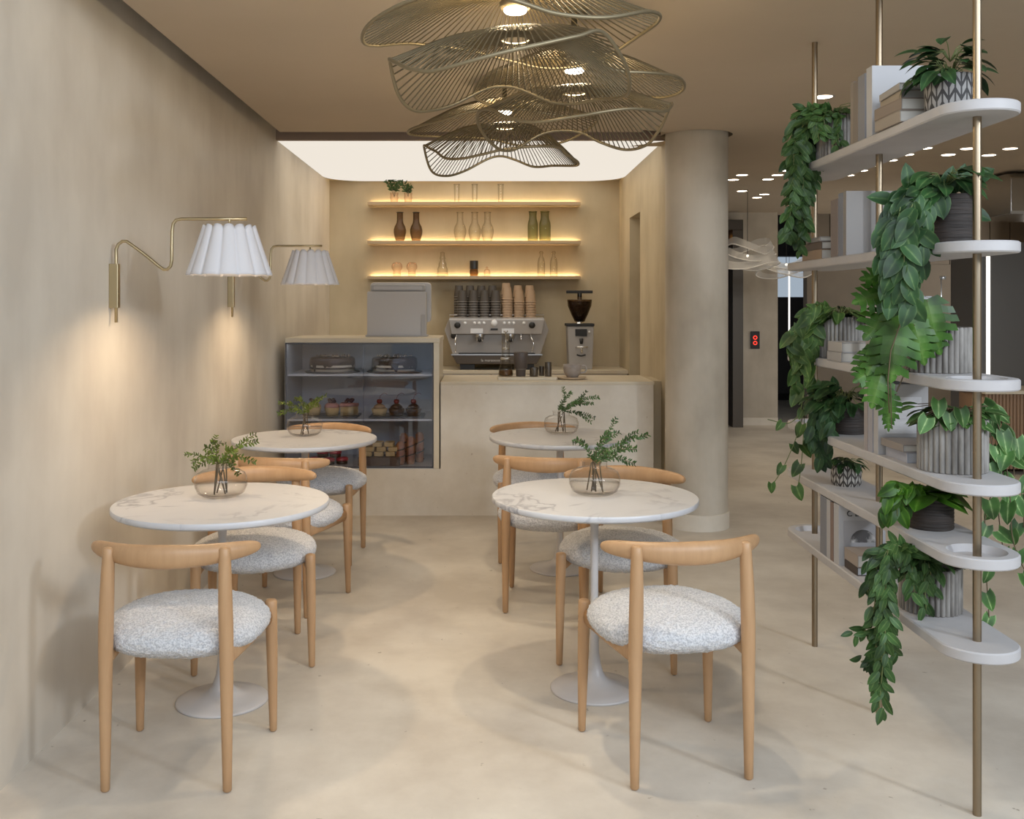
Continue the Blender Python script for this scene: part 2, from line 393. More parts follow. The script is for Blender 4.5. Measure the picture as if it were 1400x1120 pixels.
# floating ceiling with a dark gap round it and a round cut-out for the column
COLX, COLY, COLR = 1.384, 6.558, .203
def ceiling_slab():
    bm = nb(); x0, x1, y0, y1, z0, z1 = -1.332, 6.9, 2.95, 12.35, CEIL, CEIL + .05
    yn = 6.416
    hr = .232
    # near part: rectangle up to yn on the niche side, whole width further right beyond X = 1.16
    bm2 = bm
    box(bm2, x0, 1.0, y0, yn, z0, z1)
    # strip with the hole, X 1.0..1.8
    n = 48; ring = []
    hx0, hx1, hy0, hy1 = 1.0, 1.8, 6.1, 7.0
    box(bm2, hx0, hx1, y0, hy0, z0, z1)
    for z in (z0, z1):
        inner = [bm2.verts.new((COLX + hr * math.cos(2 * PI * i / n), COLY + hr * math.sin(2 * PI * i / n), z)) for i in range(n)]
        outer = []
        for i in range(n):
            a = 2 * PI * i / n; c, s = math.cos(a), math.sin(a)
            tx = ((hx1 if c > 0 else hx0) - COLX) / c if abs(c) > 1e-6 else 1e9
            ty = ((hy1 if s > 0 else hy0) - COLY) / s if abs(s) > 1e-6 else 1e9
            t = min(tx, ty); outer.append(bm2.verts.new((COLX + c * t, COLY + s * t, z)))
        for kx, ky in ((hx0, hy0), (hx0, hy1), (hx1, hy0), (hx1, hy1)):
            q = min(outer, key=lambda v: (v.co.x - kx) ** 2 + (v.co.y - ky) ** 2); q.co.x = kx; q.co.y = ky
        for i in range(n):
            a = 2 * PI * (i + .5) / n
            ox, oy = COLX + .3 * math.cos(a), COLY + .3 * math.sin(a)
            if ox < XN - .02 and oy > yn: continue       # opens into the niche
            bm2.faces.new((inner[i], inner[(i + 1) % n], outer[(i + 1) % n], outer[i]))
        ring.append(inner)
    for i in range(n): bm2.faces.new((ring[0][i], ring[0][(i + 1) % n], ring[1][(i + 1) % n], ring[1][i]))
    box(bm2, XN + .1, hx1, hy1, y1, z0, z1)
    box(bm2, hx1, x1, y0, y1, z0, z1)
    return bm2
struct('ceiling', ceiling_slab(), M['ceil'])
bm = nb(); box(bm, -1.7, 7.2, 2.95, 15.6, 2.9, 3.0); struct('ceiling_upper', bm, M['dark'])
bm = nb(); box(bm, XL, XN, 6.86, 6.90, 2.587, 2.9); struct('trim_1', bm, mat('soffit_board', (.34, .25, .20), .6))
# luminous stretch ceiling
bm = nb()
pts = [(XL, 6.90), (XN, 6.90)]
def arc(cx, cy, r, a0, a1, n=8): return [(cx + r[0] * math.cos(math.radians(a0 + (a1 - a0) * i / n)), cy + r[1] * math.sin(math.radians(a0 + (a1 - a0) * i / n))) for i in range(n + 1)]
pts += arc(XN - .34, 8.82, (.34, .34), 0, 90) + arc(XL + .34, 8.82, (.34, .34), 90, 180)
prism(bm, pts, 2.589, 2.60, 'z')
lp = obj('luminous_ceiling', bm, emission('luminous_membrane', (1.0, .915, .80), .97), smooth=False)
tag(lp, 'glowing cream stretch-ceiling light panel with rounded back corners above the coffee bar', 'ceiling light')
lamp('luminous_ceiling_light', 'AREA', (-.11, 7.95, 2.580), 14, (1, .86, .66), size=2.3, size_y=1.9)
bm = nb(); box(bm, XL, XN, 6.90, YB, 2.601, 2.64); struct('ceiling_niche', bm, M['niche'])
# column and its skirting
bm = nb(); lathe(bm, [(COLR, .1), (COLR, 2.9)], 64, (COLX, COLY, 0)); struct('column', bm, M['column'], smooth=True)
bm = nb(); lathe(bm, [(COLR - .01, 0), (COLR + .009, 0), (COLR + .009, .104), (COLR - .01, .107)], 64, (COLX, COLY, 0)); struct('baseboard_column', bm, M['trav'], smooth=True, auto=40)
# lift lobby and hall behind
YE = 12.0
bm = nb(); box(bm, 1.5, 2.2, YE, YE + .2, 0, 2.9); box(bm, 3.03, 3.512, YE, YE + .2, 0, 2.9); box(bm, 2.2, 3.03, YE, YE + .2, 2.4, 2.9); struct('wall_lobby', bm, M['column'])
bm = nb(); box(bm, 3.08, 3.512, YE - .012, YE, 0, .09); struct('baseboard_lobby', bm, M['trav'])
bm = nb()
box(bm, 3.93, 6.9, 12.2, 12.35, 0, 2.9)
for i in range(12): box(bm, 3.96 + i * .245, 4.195 + i * .245, 12.18, 12.21, 1.95, 2.6)
struct('wall_hall', bm, mat('brown_wall_panel', (.155, .125, .09), .6, col2=(.18, .145, .105), nscale=2))
bm = nb(); box(bm, 6.9, 7.1, -1.4, 15.5, 0, 2.95); struct('wall_hall_right', bm, M['column'])
bm = nb()
box(bm, 1.5, 4.15, 15.2, 15.4, 0, 2.9); box(bm, 5.25, 7, 15.2, 15.4, 0, 2.9); box(bm, 4.15, 5.25, 15.2, 15.4, 0, 1.57); box(bm, 4.15, 5.25, 15.2, 15.4, 2.19, 2.9)
struct('wall_far', bm, mat('charcoal_wall', (.075, .07, .068), .5))
bm = nb(); box(bm, 3.9, 5.6, 15.14, 15.2, 0, .1); struct('baseboard_far', bm, M['dark'])
# window with sky outside (real glass; the sky is the world)
bm = nb(); box(bm, 4.15, 5.25, 15.28, 15.29, 1.57, 2.19); win = struct('window_1', bm, M['glass'])
# upstand where the ceiling begins: the glazed entrance in front of it is higher
bm = nb(); box(bm, -1.45, 6.9, 2.90, 2.95, 2.565, 4.4); struct('wall_upper', bm, M['wall'])

bm = nb(); box(bm, 1.158, 1.2295, 7.0, 7.42, 0, .915); struct('gap_filler', bm, M['niche'])  # added filler box: keeps the gap beside the counter from going dark
# ------------------------------------------------------------------ lift
lift = thing('elevator', 'elevator doorway with dark metal frame beside the column', 'elevator', (2.62, YE, 0))
bm = nb()
box(bm, .295, .42, -.22, .12, 0, 2.34); box(bm, -.42, -.295, -.22, .12, 0, 2.34); box(bm, -.42, .42, -.22, .12, 2.34, 2.46)
obj('door_frame', bm, mat('bronzed_frame', (.10, .082, .064), .35, metal=.6), lift, False, bevel=.004)
bm = nb(); box(bm, -.295, 0, .03, .06, 0, 2.34); obj('door_panel', bm, M['darkmetal'], lift, False)
bm = nb(); box(bm, .004, .295, .03, .06, 0, 2.34); obj('door_panel', bm, M['darkmetal'], lift, False)
bm = nb(); box(bm, .1, .25, -.015, .02, 2.22, 2.29); obj('floor_indicator', bm, emission('amber_display', (1, .4, .06), .8), lift, False)
cp = thing('call_button_panel', 'small black panel with two glowing red call buttons on the lobby wall', 'button panel', W(1032, 465, YE))
bm = nb(); prism(bm, rrect(-.055, .055, -.105, .105, .006), -.014, -.001, 'y'); obj('plate', bm, M['dark'], cp, False)
red = emission('red_ring', (1, .05, .03), 2.2)
for dz in (.03, -.035):
    bm = nb(); tube(bm, [(.02 * math.cos(t * PI / 12), -.016, dz + .02 * math.sin(t * PI / 12)) for t in range(24)], .0055, 6, closed=True)
    obj('button', bm, red, cp)

# ------------------------------------------------------------------ hall furniture at the far right
fc = thing('fluted_counter', 'low fluted wooden counter with pale top at the far right', 'counter', (5.55, 8.47, 0))
bm = nb(); box(bm, -1.29, 1.3, .03, .50, .05, .69)
k = 0
while k * .03 < 2.58:
    lathe(bm, [(.014, .05), (.014, .69)], 8, (-1.28 + k * .03, .03, 0)); k += 1
obj('body', bm, mat('walnut_slats', (.30, .185, .11), .5), fc)
bm = nb(); box(bm, -1.31, 1.32, -.01, .54, .69, .72); obj('counter_top', bm, M['countertop'], fc, False, bevel=.004)
tw = thing('tall_cabinet', 'tall dark glossy cabinet front behind the fluted counter', 'cabinet', (5.35, 9.03, 0))
bm = nb(); box(bm, -.86, 1.1, 0, .6, 0, 2.02); obj('body', bm, mat('dark_gloss_steel', (.22, .215, .21), .34, metal=.8), tw, False, bevel=.004)
hd = thing('range_hood', 'polished steel canopy hood above the tall dark cabinet', 'hood', (5.6, 8.25, 2.20))
bm = nb(); prism(bm, [(-.05, 0), (.75, 0), (.75, .34), (.0, .34), (-.05, .30)], -1.28, 1.25, 'x'); obj('canopy', bm, mat('hood_steel', (.50, .47, .42), .2, metal=1), hd, False, bevel=.006)
bm = nb(); box(bm, -1.28, 1.25, -.06, -.05, 0, .025); obj('lip', bm, M['steel'], hd, False)
lt = thing('light_bar', 'slim glowing upright light bar at the end of the fluted counter', 'lamp', (4.345, 8.62, .72))
bm = nb(); lathe(bm, [(0, .0), (.016, 0), (.016, 1.15), (0, 1.15)], 10); obj('tube', bm, emission('bar_glow', (1, .93, .82), 2.6), lt)
bm = nb(); lathe(bm, [(0, .0), (.05, 0), (.05, .012), (0, .012)], 16); obj('base', bm, M['dark'], lt)
ht = thing('tube_pendant', 'thin glowing vertical light tube hanging in front of the far window', 'pendant lamp', W(1079, 457, 14.4))
bm = nb(); lathe(bm, [(0, 0), (.012, 0), (.012, .95), (0, .95)], 8); obj('tube', bm, emission('tube_glow', (1, .95, .88), 1.8), ht)
bm = nb(); lathe(bm, [(.003, .95), (.003, 2.9 - ht.location.z)], 5); obj('cable', bm, M['dark'], ht)

# veil pendants in the lobby: wavy translucent ribbons
vm = veil('white_veil', (.80, .77, .72), .45); vm2 = mat('veil_hem', (.80, .77, .72), .5)
def veil_lamp(c, loops, label, ang=0):
    t = thing('veil_pendant', label, 'pendant lamp', c)
    for (rx, ry, z, h, ph, amp) in loops:
        bm = nb(); n = 60; A = []; B = []; hem = []
        for i in range(n):
            a = 2 * PI * i / n
            k = 1 + .14 * math.sin(3 * a + ph)
            x, y = rx * k * math.cos(a), ry * k * math.sin(a)
            zz = z + amp * math.sin(2 * a + ph)
            A.append(bm.verts.new((x, y, zz))); B.append(bm.verts.new((x * .86, y * .86, zz + h)))
        for i in range(n): bm.faces.new((A[i], A[(i + 1) % n], B[(i + 1) % n], B[i]))
        hem = [v.co.copy() for v in A]
        s = obj('ribbon', bm, vm, t)
        bm = nb(); tube(bm, hem, .006, 5, closed=True); obj('hem', bm, vm2, s)
    bm = nb(); tube(bm, [(0, 0, 0), (0, 0, CEIL - c[2])], .003, 5); obj('cable', bm, M['dark'], t)
    bm = nb(); lathe(bm, [(0, -.012), (.012, -.005), (.012, .01), (0, .014)], 12); obj('bulb', bm, emission('veil_bulb', (1, .9, .75), 3), t)
veil_lamp(tuple(W(1022, 350, 9.6)), [(.24, .2, .06, .07, .4, .05), (.24, .2, -.02, .06, 1.4, .04), (.27, .22, -.10, .07, 2.6, .035)], 'ruffled translucent white veil pendant beside the column in the lobby')
veil_lamp(tuple(W(1075, 362, 10.3)), [(.26, .2, .0, .06, 2.0, .05), (.3, .22, -.09, .05, .9, .05)], 'sheer ruffled veil pendant in front of the far sky window')

# downlights
dl = [(1264.7, 202.5), (1323, 203), (1381, 203), (1240, 211), (1296.5, 211.5), (1352, 212), (1218, 219), (1196, 226), (1178, 233), (1077, 233),
      (1160, 239.5), (1014.5, 239), (1063, 239), (1002.5, 245.6), (1050, 245), (1014.5, 261), (1045, 265.5), (1035, 270), (1092, 290)]
rows = {}
for px, py in dl:
    Y = round((CEIL - EYE) * F / (CY - py), 2); rows.setdefault(round(Y * 3), []).append((px, Y))
dmesh = None
for ri, key in enumerate(sorted(rows)):
    for ci, (px, Y) in enumerate(sorted(rows[key])):
        lab = f'small round recessed downlight, {ordn(ci)} from left in the {ordn(ri)} row back'
        loc = ((px - CX) * Y / F, Y, CEIL)
        if dmesh is None:
            d0 = thing('downlight', lab, 'ceiling light', loc, 0, 'recessed downlights over the hall')
            bm = nb(); lathe(bm, [(.047, 0), (.058, -.004), (.060, 0)], 20); obj('trim_ring', bm, M['shelfwhite'], d0)
            bm = nb(); lathe(bm, [(0, -.003), (.047, -.003)], 20); obj('lens', bm, emission('downlight_lens', (1, .86, .66), 9), d0)
            lamp('downlight_beam', 'SPOT', (0, 0, -.006), 7.5, (1, .84, .62), size=.04, spot=math.radians(125), blend=.6, parent=d0)
            dmesh = kids(d0)
        else: dup(d0, loc, 0, lab, None, dmesh)
loc = tuple(W(1125.5, 132, 5.325)); loc = (loc[0], loc[1], CEIL)
dup(d0, loc, 0, 'bright recessed downlight nearest the camera, just above the highest trailing plant', None, dmesh)

# ------------------------------------------------------------------ chairs
def leg(pts, rads, seg=16):
    bm = nb(); p = catmull(pts, 6); r = [v.x for v in catmull([(q, 0, 0) for q in rads], 6)]
    # rounded ends
    d0 = (p[0] - p[1]).normalized(); d1 = (p[-1] - p[-2]).normalized()
    p = [p[0] + d0 * r[0] * .35] + p + [p[-1] + d1 * r[-1] * .25, p[-1] + d1 * r[-1] * .38]; r = [r[0] * .7] + r + [r[-1] * .8, r[-1] * .4]
    tube(bm, p, r, seg); return bm

def seat_mesh():
    bm = nb(); nu, nv = 200, 84; a, b, h = .252, .243, .074
    rings = []
    for j in range(1, nv):
        ph = -PI / 2 + PI * j / nv; cr = max(math.cos(ph), 0) ** .86; s = math.sin(ph)
        z = .434 + h * (abs(s) ** .9) * (1 if s > 0 else -1) * (1.0 if s > 0 else .95)
        ring = []
        for i in range(nu):
            t = 2 * PI * i / nu; ct, st = math.cos(t), math.sin(t)
            ex = .88
            x = a * cr * (abs(ct) ** ex) * (1 if ct >= 0 else -1); y = b * cr * (abs(st) ** ex) * (1 if st >= 0 else -1)
            p = Vector((x, y + .01, z)); q = Vector((x / a, y / b, s)).normalized()
            d = noise.noise(p * 95) * .0045 + noise.noise(p * 210) * .003 + noise.noise(p * 9) * .004
            ring.append(bm.verts.new(p + q * d))
        rings.append(ring)
    for r0, r1 in zip(rings, rings[1:]):
        for i in range(nu): bm.faces.new((r0[i], r0[(i + 1) % nu], r1[(i + 1) % nu], r1[i]))
    bm.faces.new(rings[0][::-1]); bm.faces.new(rings[-1])
    return bm

def make_chair(label, loc, rz):
    t = thing('dining_chair', label, 'chair', loc, rz, 'oak chairs round the cafe tables')
    obj('seat', seat_mesh(), M['boucle'], t)
    # horn-shaped back rail
    bm = nb(); pts = []; ell = []
    for i in range(41):
        s = math.sin(PI / 2 * (-1 + 2 * i / 40)); k = max(0, 1 - abs(s) ** 14) ** .5
        pts.append((s * .256, -.240 + .130 * abs(s) ** 2.1, .706 + .004 * s * s))
        ell.append(((.0225 - .004 * s * s) * (.25 + .75 * k), (.0365 - .015 * abs(s) ** 1.6) * (.25 + .75 * k)))
    tube(bm, pts, 0, 18, ell=ell, hint=Vector((0, 0, 1))); obj('backrest', bm, M['oak'], t)
    for s in (-1, 1):
        obj('leg', leg([(s * .182, -.21, .006), (s * .180, -.212, .40), (s * .177, -.212, .56), (s * .173, -.206, .722)], [.0135, .021, .0215, .0175]), M['oak'], t)
        obj('leg', leg([(s * .227, .212, .006), (s * .224, .208, .25), (s * .221, .203, .445)], [.0125, .0185, .0205]), M['oak'], t)
        bm = nb(); tube(bm, [(s * .178, -.205, .397), (s * .20, 0, .387), (s * .220, .2, .397)], 0, 10, ell=[(.011, .029), (.011, .020), (.011, .027)], hint=Vector((0, 0, 1)))
        obj('side_rail', bm, M['oak'], t)
    bm = nb(); box(bm, -.20, .20, -.012, .012, .366, .388); obj('cross_rail', bm, M['oak'], t, False, bevel=.003)
    return t

chairs = [  # mid of the four feet is given by back-leg centre and forward vector
    ('oak chair with white boucle seat, back to camera, nearest on the left', (-.9536, 2.965), (0.004, 1)),
    ('oak chair with boucle seat tucked behind the near left table, facing the camera', (-1.01, 4.35), (.212, -.977)),
    ('oak chair with its back to camera at the far left table', (-1.01, 4.65), (.22, .975)),
    ('oak chair facing camera behind the far left table, beside the cake case', (-.915, 5.97), (-.16, -.987)),
    ('oak chair with pale boucle seat, back to camera, nearest on the right', (.6225, 3.01), (-.176, .984)),
    ('oak chair facing camera behind the near right table, below the column', (.612, 4.364), (-.232, -.973)),
    ('oak chair with its back to camera at the far right table', (.268, 4.651), (.20, .98)),
    ('oak chair facing camera behind the far right table, against the counter', (.271, 6.02), (.08, -.997)),
]
c0 = None
for lab, (bx, by), f in chairs:
    f = Vector((f[0], f[1])).normalized(); rz = math.atan2(f.y, f.x) - PI / 2
    loc = (bx + f.x * .21, by + f.y * .21, 0)
    if c0 is None: c0 = make_chair(lab, loc, rz); ck = kids(c0)
    else: dup(c0, loc, rz, lab, None, ck)

# ------------------------------------------------------------------ tables
tables = [('round marble pedestal table nearest on the left, against the wall', (-.968, 3.65)),
          ('round marble pedestal table nearest on the right', (.408, 3.76)),
          ('round marble pedestal table further back on the left, before the cake case', (-.983, 5.39)),
          ('round marble pedestal table further back on the right, before the counter', (.404, 5.47))]
t0 = None; TZ = .73
for lab, (x, y) in tables:
    if t0 is None:
        t0 = thing('pedestal_table', lab, 'table', (x, y, 0), 0, 'tulip tables with marble tops')
        bm = nb(); lathe(bm, [(0, .699), (.350, .699), (.370, .703), (.3835, .709), (.3875, .713), (.3875, .727), (.3850, .730), (0, .730)], 96); obj('tabletop', bm, M['marble'], t0, auto=50)
        bm = nb(); lathe(bm, [(0, 0), (.165, 0), (.167, .004), (.161, .009), (.12, .016), (.082, .025), (.052, .040), (.034, .062), (.024, .095), (.0175, .14), (.0150, .22), (.0145, .40), (.0150, .60), (.020, .67), (.04, .699), (0, .699)], 64); obj('pedestal', bm, M['lacquer'], t0)
        tk = kids(t0)
    else: dup(t0, (x, y, 0), (x * 7 + y) % 6, lab, None, tk)

# ------------------------------------------------------------------ leaves
def leaf(bm, uvl, p, d, nrm, L, Wd, kind='oval', droop=.3, fold=.18):
    d = d.normalized(); side = d.cross(nrm)
    if side.length < 1e-4: side = d.orthogonal()
    side.normalize(); up = side.cross(d).normalized()
    nv = 6; us = (-1, -.5, 0, .5, 1); grid = []
    for j in range(nv + 1):
        v = j / nv
        if kind == 'heart': hw = (max(0, 1 - v ** 1.7)) ** .8 * (.62 + .38 * min(1, v * 4)); 
        elif kind == 'lance': hw = math.sin(PI * min(1, .04 + v * .96)) ** .9
        else: hw = math.sin(PI * (.05 + .95 * v) ** .85) ** .75
        th = droop * v; al = L * (v - .10 * droop * v * v); dz = -L * droop * .5 * v * v
        row = []
        for u in us:
            a = al
            if kind == 'heart': a -= L * .22 * abs(u) ** 1.2 * (1 - v) ** 3
            q = p + d * a + side * (u * hw * Wd * .5) + up * (dz + fold * abs(u) * hw * Wd * .5)
            row.append((bm.verts.new(q), (u * .5 + .5, v)))
        grid.append(row)
    for j in range(nv):
        for i in range(4):
            quad = (grid[j][i], grid[j][i + 1], grid[j + 1][i + 1], grid[j + 1][i])
            f = bm.faces.new([q[0] for q in quad])
            for lp_, q in zip(f.loops, quad): lp_[uvl].uv = q[1]

def monstera(bm, uvl, p, d, nrm, L, Wd):
    d = d.normalized(); side = d.cross(nrm).normalized(); up = side.cross(d).normalized()
    def P(a, s): return p + d * (a * L) + side * (s * Wd * .5) + up * (-.35 * L * a * a * .6 - .12 * Wd * abs(s) ** 1.6)
    def quad(pts, uvs):
        f = bm.faces.new([bm.verts.new(P(*q)) for q in pts])
        for lp_, q in zip(f.loops, uvs): lp_[uvl].uv = q
    for sg in (-1, 1):
        quad([(-.05, 0), (-.12, .42 * sg), (.12, .8 * sg), (.14, 0)], [(.5, 0), (.3, .0), (.02, .1), (.5, .2)])
        n = 4
        for i in range(n):
            a0 = .10 + .80 * i / n; a1 = a0 + .80 / n; b1 = a1 - .018
            w0 = (.92, 1.0, .88, .62)[i]; k = .48 * w0 * sg; m_ = .72 * w0 * sg; o_ = w0 * sg
            quad([(a0, 0), (a0 + .03, k), (a1 + .03, k), (a1, 0)], [(.5, a0), (.4, a0), (.4, a1), (.5, a1)])
            quad([(a0 + .03, k), (a0 + .08, m_), (b1 + .06, m_), (b1 + .02, k)], [(.4, a0), (.2, a0), (.2, a1), (.4, a1)])
            quad([(a0 + .08, m_), (a0 + .10, o_ * .94), (b1 + .075, o_), (b1 + .06, m_)], [(.2, a0), (.05, a0), (.05, a1), (.2, a1)])
        quad([(.90, 0), (.93, .21 * sg), (1.03, .16 * sg), (1.1, 0)], [(.5, .9), (.3, .9), (.4, 1), (.5, 1)])

def rv(s=1.0): return Vector((random.uniform(-s, s), random.uniform(-s, s), random.uniform(-s, s)))

class Plant:
    """collects leaves and stems in world space, then links them under the plant's root"""
    def __init__(s, name, label, loc, group='potted plants on the open shelves'):
        s.root = thing(name, label, 'potted plant', loc, 0, group); s.o = Vector(loc)
        s.lb = nb(); s.uv = s.lb.loops.layers.uv.new('UVMap'); s.sb = nb(); s.ns = 0
    def leaf(s, p, d, n, L, Wd, kind='oval', droop=.3, fold=.18):
        p = Vector(p) - s.o
        if kind == 'monstera': monstera(s.lb, s.uv, p, Vector(d), Vector(n), L, Wd * 1.3)
        else: leaf(s.lb, s.uv, p, Vector(d), Vector(n), L, Wd, kind, droop, fold)
    def stem(s, pts, r=.0018):
        s.ns += 1; tube(s.sb, [Vector(p) - s.o for p in pts], r, 5)
    def strand(s, pts, step, L, Wd, kind='oval', spread=.7, stem_r=.0018, jitter=.012, droop=.4, start=0.0, both=True, down=.6, facing=(-.3, -1, .35)):
        path = catmull([Vector(p) + rv(jitter * .4) for p in pts], 10); s.stem(path, stem_r)
        tot = sum((b - a).length for a, b in zip(path, path[1:])); acc = 0; nxt = start * tot; sg = 1
        for a, b in zip(path, path[1:]):
            seg = (b - a).length
            while nxt < acc + seg and seg > 0:
                p = a.lerp(b, (nxt - acc) / seg); t = (b - a).normalized()
                side = t.cross(Vector((0, -1, 0)));
                if side.length < .1: side = Vector((1, 0, 0))
                side.normalize()
                for k in ((1, -1) if both else (sg,)):
                    d = t * .55 + side * k * spread + rv(.35) + Vector((0, -.25, -down))
                    n = Vector(facing) + rv(.45)
                    z = random.uniform(.75, 1.15)
                    s.leaf(p + rv(jitter), d, n, L * z, Wd * z, kind, droop)
                sg = -sg; nxt += step * random.uniform(.8, 1.2)
            acc += seg
    def mound(s, c, r, n, L, Wd, kind='oval', rise=.6, droop=.6, stems=True, squash=1.0, bias=(0, 0, 0)):
        c = Vector(c)
        for i in range(n):
            a = random.uniform(0, 2 * PI); e = random.uniform(.05, 1.0) * rise
            d = Vector((math.cos(a), math.sin(a) * squash, e)) + Vector(bias)
            q = c + Vector((d.x, d.y, d.z)) * r * random.uniform(.45, 1)
            if stems: s.stem([c, c.lerp(q, .5) + Vector((0, 0, r * .25)), q], .0014)
            z = random.uniform(.75, 1.15)
            s.leaf(q, Vector((d.x, d.y, d.z * .3 - .25)) + rv(.3), Vector((d.x * .4, d.y * .4 - .25, 1)) + rv(.3), L * z, Wd * z, kind, droop)
    def pot(s, kind, r, h):
        bm = nb()
        if kind == 'fluted':
            nf = 34; seg = nf * 8
            def rf(a): return 1.0 - .085 * (1 - abs(math.sin(a * nf / 2)) ** .55)
            lathe(bm, [(0, 0), (r * .97, 0), (r, .003), (r, h - .003), (r * .98, h)], seg, rfun=rf)
            lathe(bm, [(r * .985, h), (r * .88, h), (r * .88, h - .02)], seg)
            obj('pot', bm, M['fluted'], s.root, auto=35)
        elif kind in ('chev', 'chev_small'):
            lathe(bm, [(0, 0), (r * .88, 0), (r * .97, .008), (r, h * .4), (r, h), (r * .93, h), (r * .92, h - .02)], 64); obj('pot', bm, M[kind], s.root, auto=40)
        else:
            pr = [(0, 0), (r * .97, 0)]
            nb_ = 9
            for i in range(nb_): pr += [(r, h * (i + .2) / nb_), (r * 1.012, h * (i + .5) / nb_), (r, h * (i + .8) / nb_), (r * .99, h * (i + 1) / nb_)]
            pr += [(r * .92, h), (r * .91, h - .02)]
            lathe(bm, pr, 48); obj('pot', bm, M['wicker'], s.root, auto=40)
        bm = nb(); lathe(bm, [(0, h - .010), (r * .5, h - .012), (r * .9, h - .018)], 24); obj('soil', bm, M['soil'], s.root)
    def done(s, lm, stm='greenstem'):
        obj('foliage', s.lb, M[lm], s.root)
        if s.ns: obj('stems', s.sb, M[stm], s.root)
        return s.root

# ------------------------------------------------------------------ vases on the tables
def vase(label, loc, tips, lm, seed, sc_=1.0):
    random.seed(seed)
    P = Plant('sprig_vase', label, loc, 'glass vases with sprigs on the tables'); P.root['category'] = 'vase'
    bm = nb(); k = sc_
    out = [(0, .002), (.058, .002), (.066, .004), (.086, .016), (.097, .042), (.097, .066), (.088, .088), (.070, .099), (.052, .101), (.047, .106), (.047, .124), (.052, .128)]
    lathe(bm, [(r * k, z * k) for r, z in out], 48); obj('glass_bowl', bm, M['glass'], P.root)
    bm = nb(); lathe(bm, [(0, .004), (.078 * k, .012), (.090 * k, .03), (.0945 * k, .048), (0, .048)], 32); obj('water', bm, M['glass'], P.root)
    neck = Vector(loc) + Vector((0, 0, .122 * k))
    for i, tp in enumerate(tips):
        tp = Vector(tp) + Vector((0, random.uniform(-.07, .07), 0))
        base = Vector(loc) + Vector((random.uniform(-.035, .035), random.uniform(-.03, .03), .012))
        nk = neck + Vector((random.uniform(-.02, .02), random.uniform(-.02, .02), 0))
        mid = nk.lerp(tp, .5) + Vector((0, 0, .022))
        P.stem(catmull([base, nk], 3) , .0028)
        P.strand([nk, mid, tp], .0080, .0165, .0068, 'oval', spread=.85, stem_r=.0013, jitter=.003, droop=.15, start=.08, down=-.15, facing=(-.1, -.8, .6))
        for q in (.7,):
            b = nk.lerp(mid, q) if q < .5 else mid; e = b + (tp - nk) * .34 + Vector((random.uniform(-.05, .05), random.uniform(-.05, .05), random.uniform(-.03, .05)))
            P.strand([b, b.lerp(e, .5) + Vector((0, 0, .006)), e], .0085, .0145, .006, 'oval', spread=.85, stem_r=.001, jitter=.003, droop=.15, down=-.1, facing=(-.1, -.8, .6))
    P.done(lm, 'stem')
Yv = 3.78
vase('glass bowl vase of green sprigs on the near right table', (.411, Yv, TZ), [W(884, 593, Yv), W(874, 618, Yv), W(868, 634, Yv), W(850, 594, Yv), W(833, 592, Yv), W(786, 600, Yv), W(830, 620, Yv)], 'leaf_sprig2', 3)
Yv = 3.74
vase('glass bowl vase of olive sprigs on the near left table', (-.997, Yv, TZ), [W(264, 641, Yv), W(268, 630, Yv), W(298, 598, Yv), W(348, 606, Yv), W(280, 612, Yv), W(344, 634, Yv), W(322, 654, Yv), W(318, 612, Yv)], 'leaf_sprig', 5)
Yv = 5.48
vase('glass bowl vase of olive sprigs on the far left table', (-1.0, Yv, TZ), [W(381, 566, Yv), W(384, 549, Yv), W(406, 545, Yv), W(432, 552, Yv), W(438, 553, Yv), W(415, 556, Yv)], 'leaf_sprig', 9)
Yv = 5.56
vase('glass bowl vase of dark sprigs on the far right table', (.418, Yv, TZ), [W(819, 543, Yv), W(812, 552, Yv), W(782, 538, Yv), W(763, 557, Yv), W(808, 578, Yv), W(795, 553, Yv)], 'leaf_sprig2', 12)

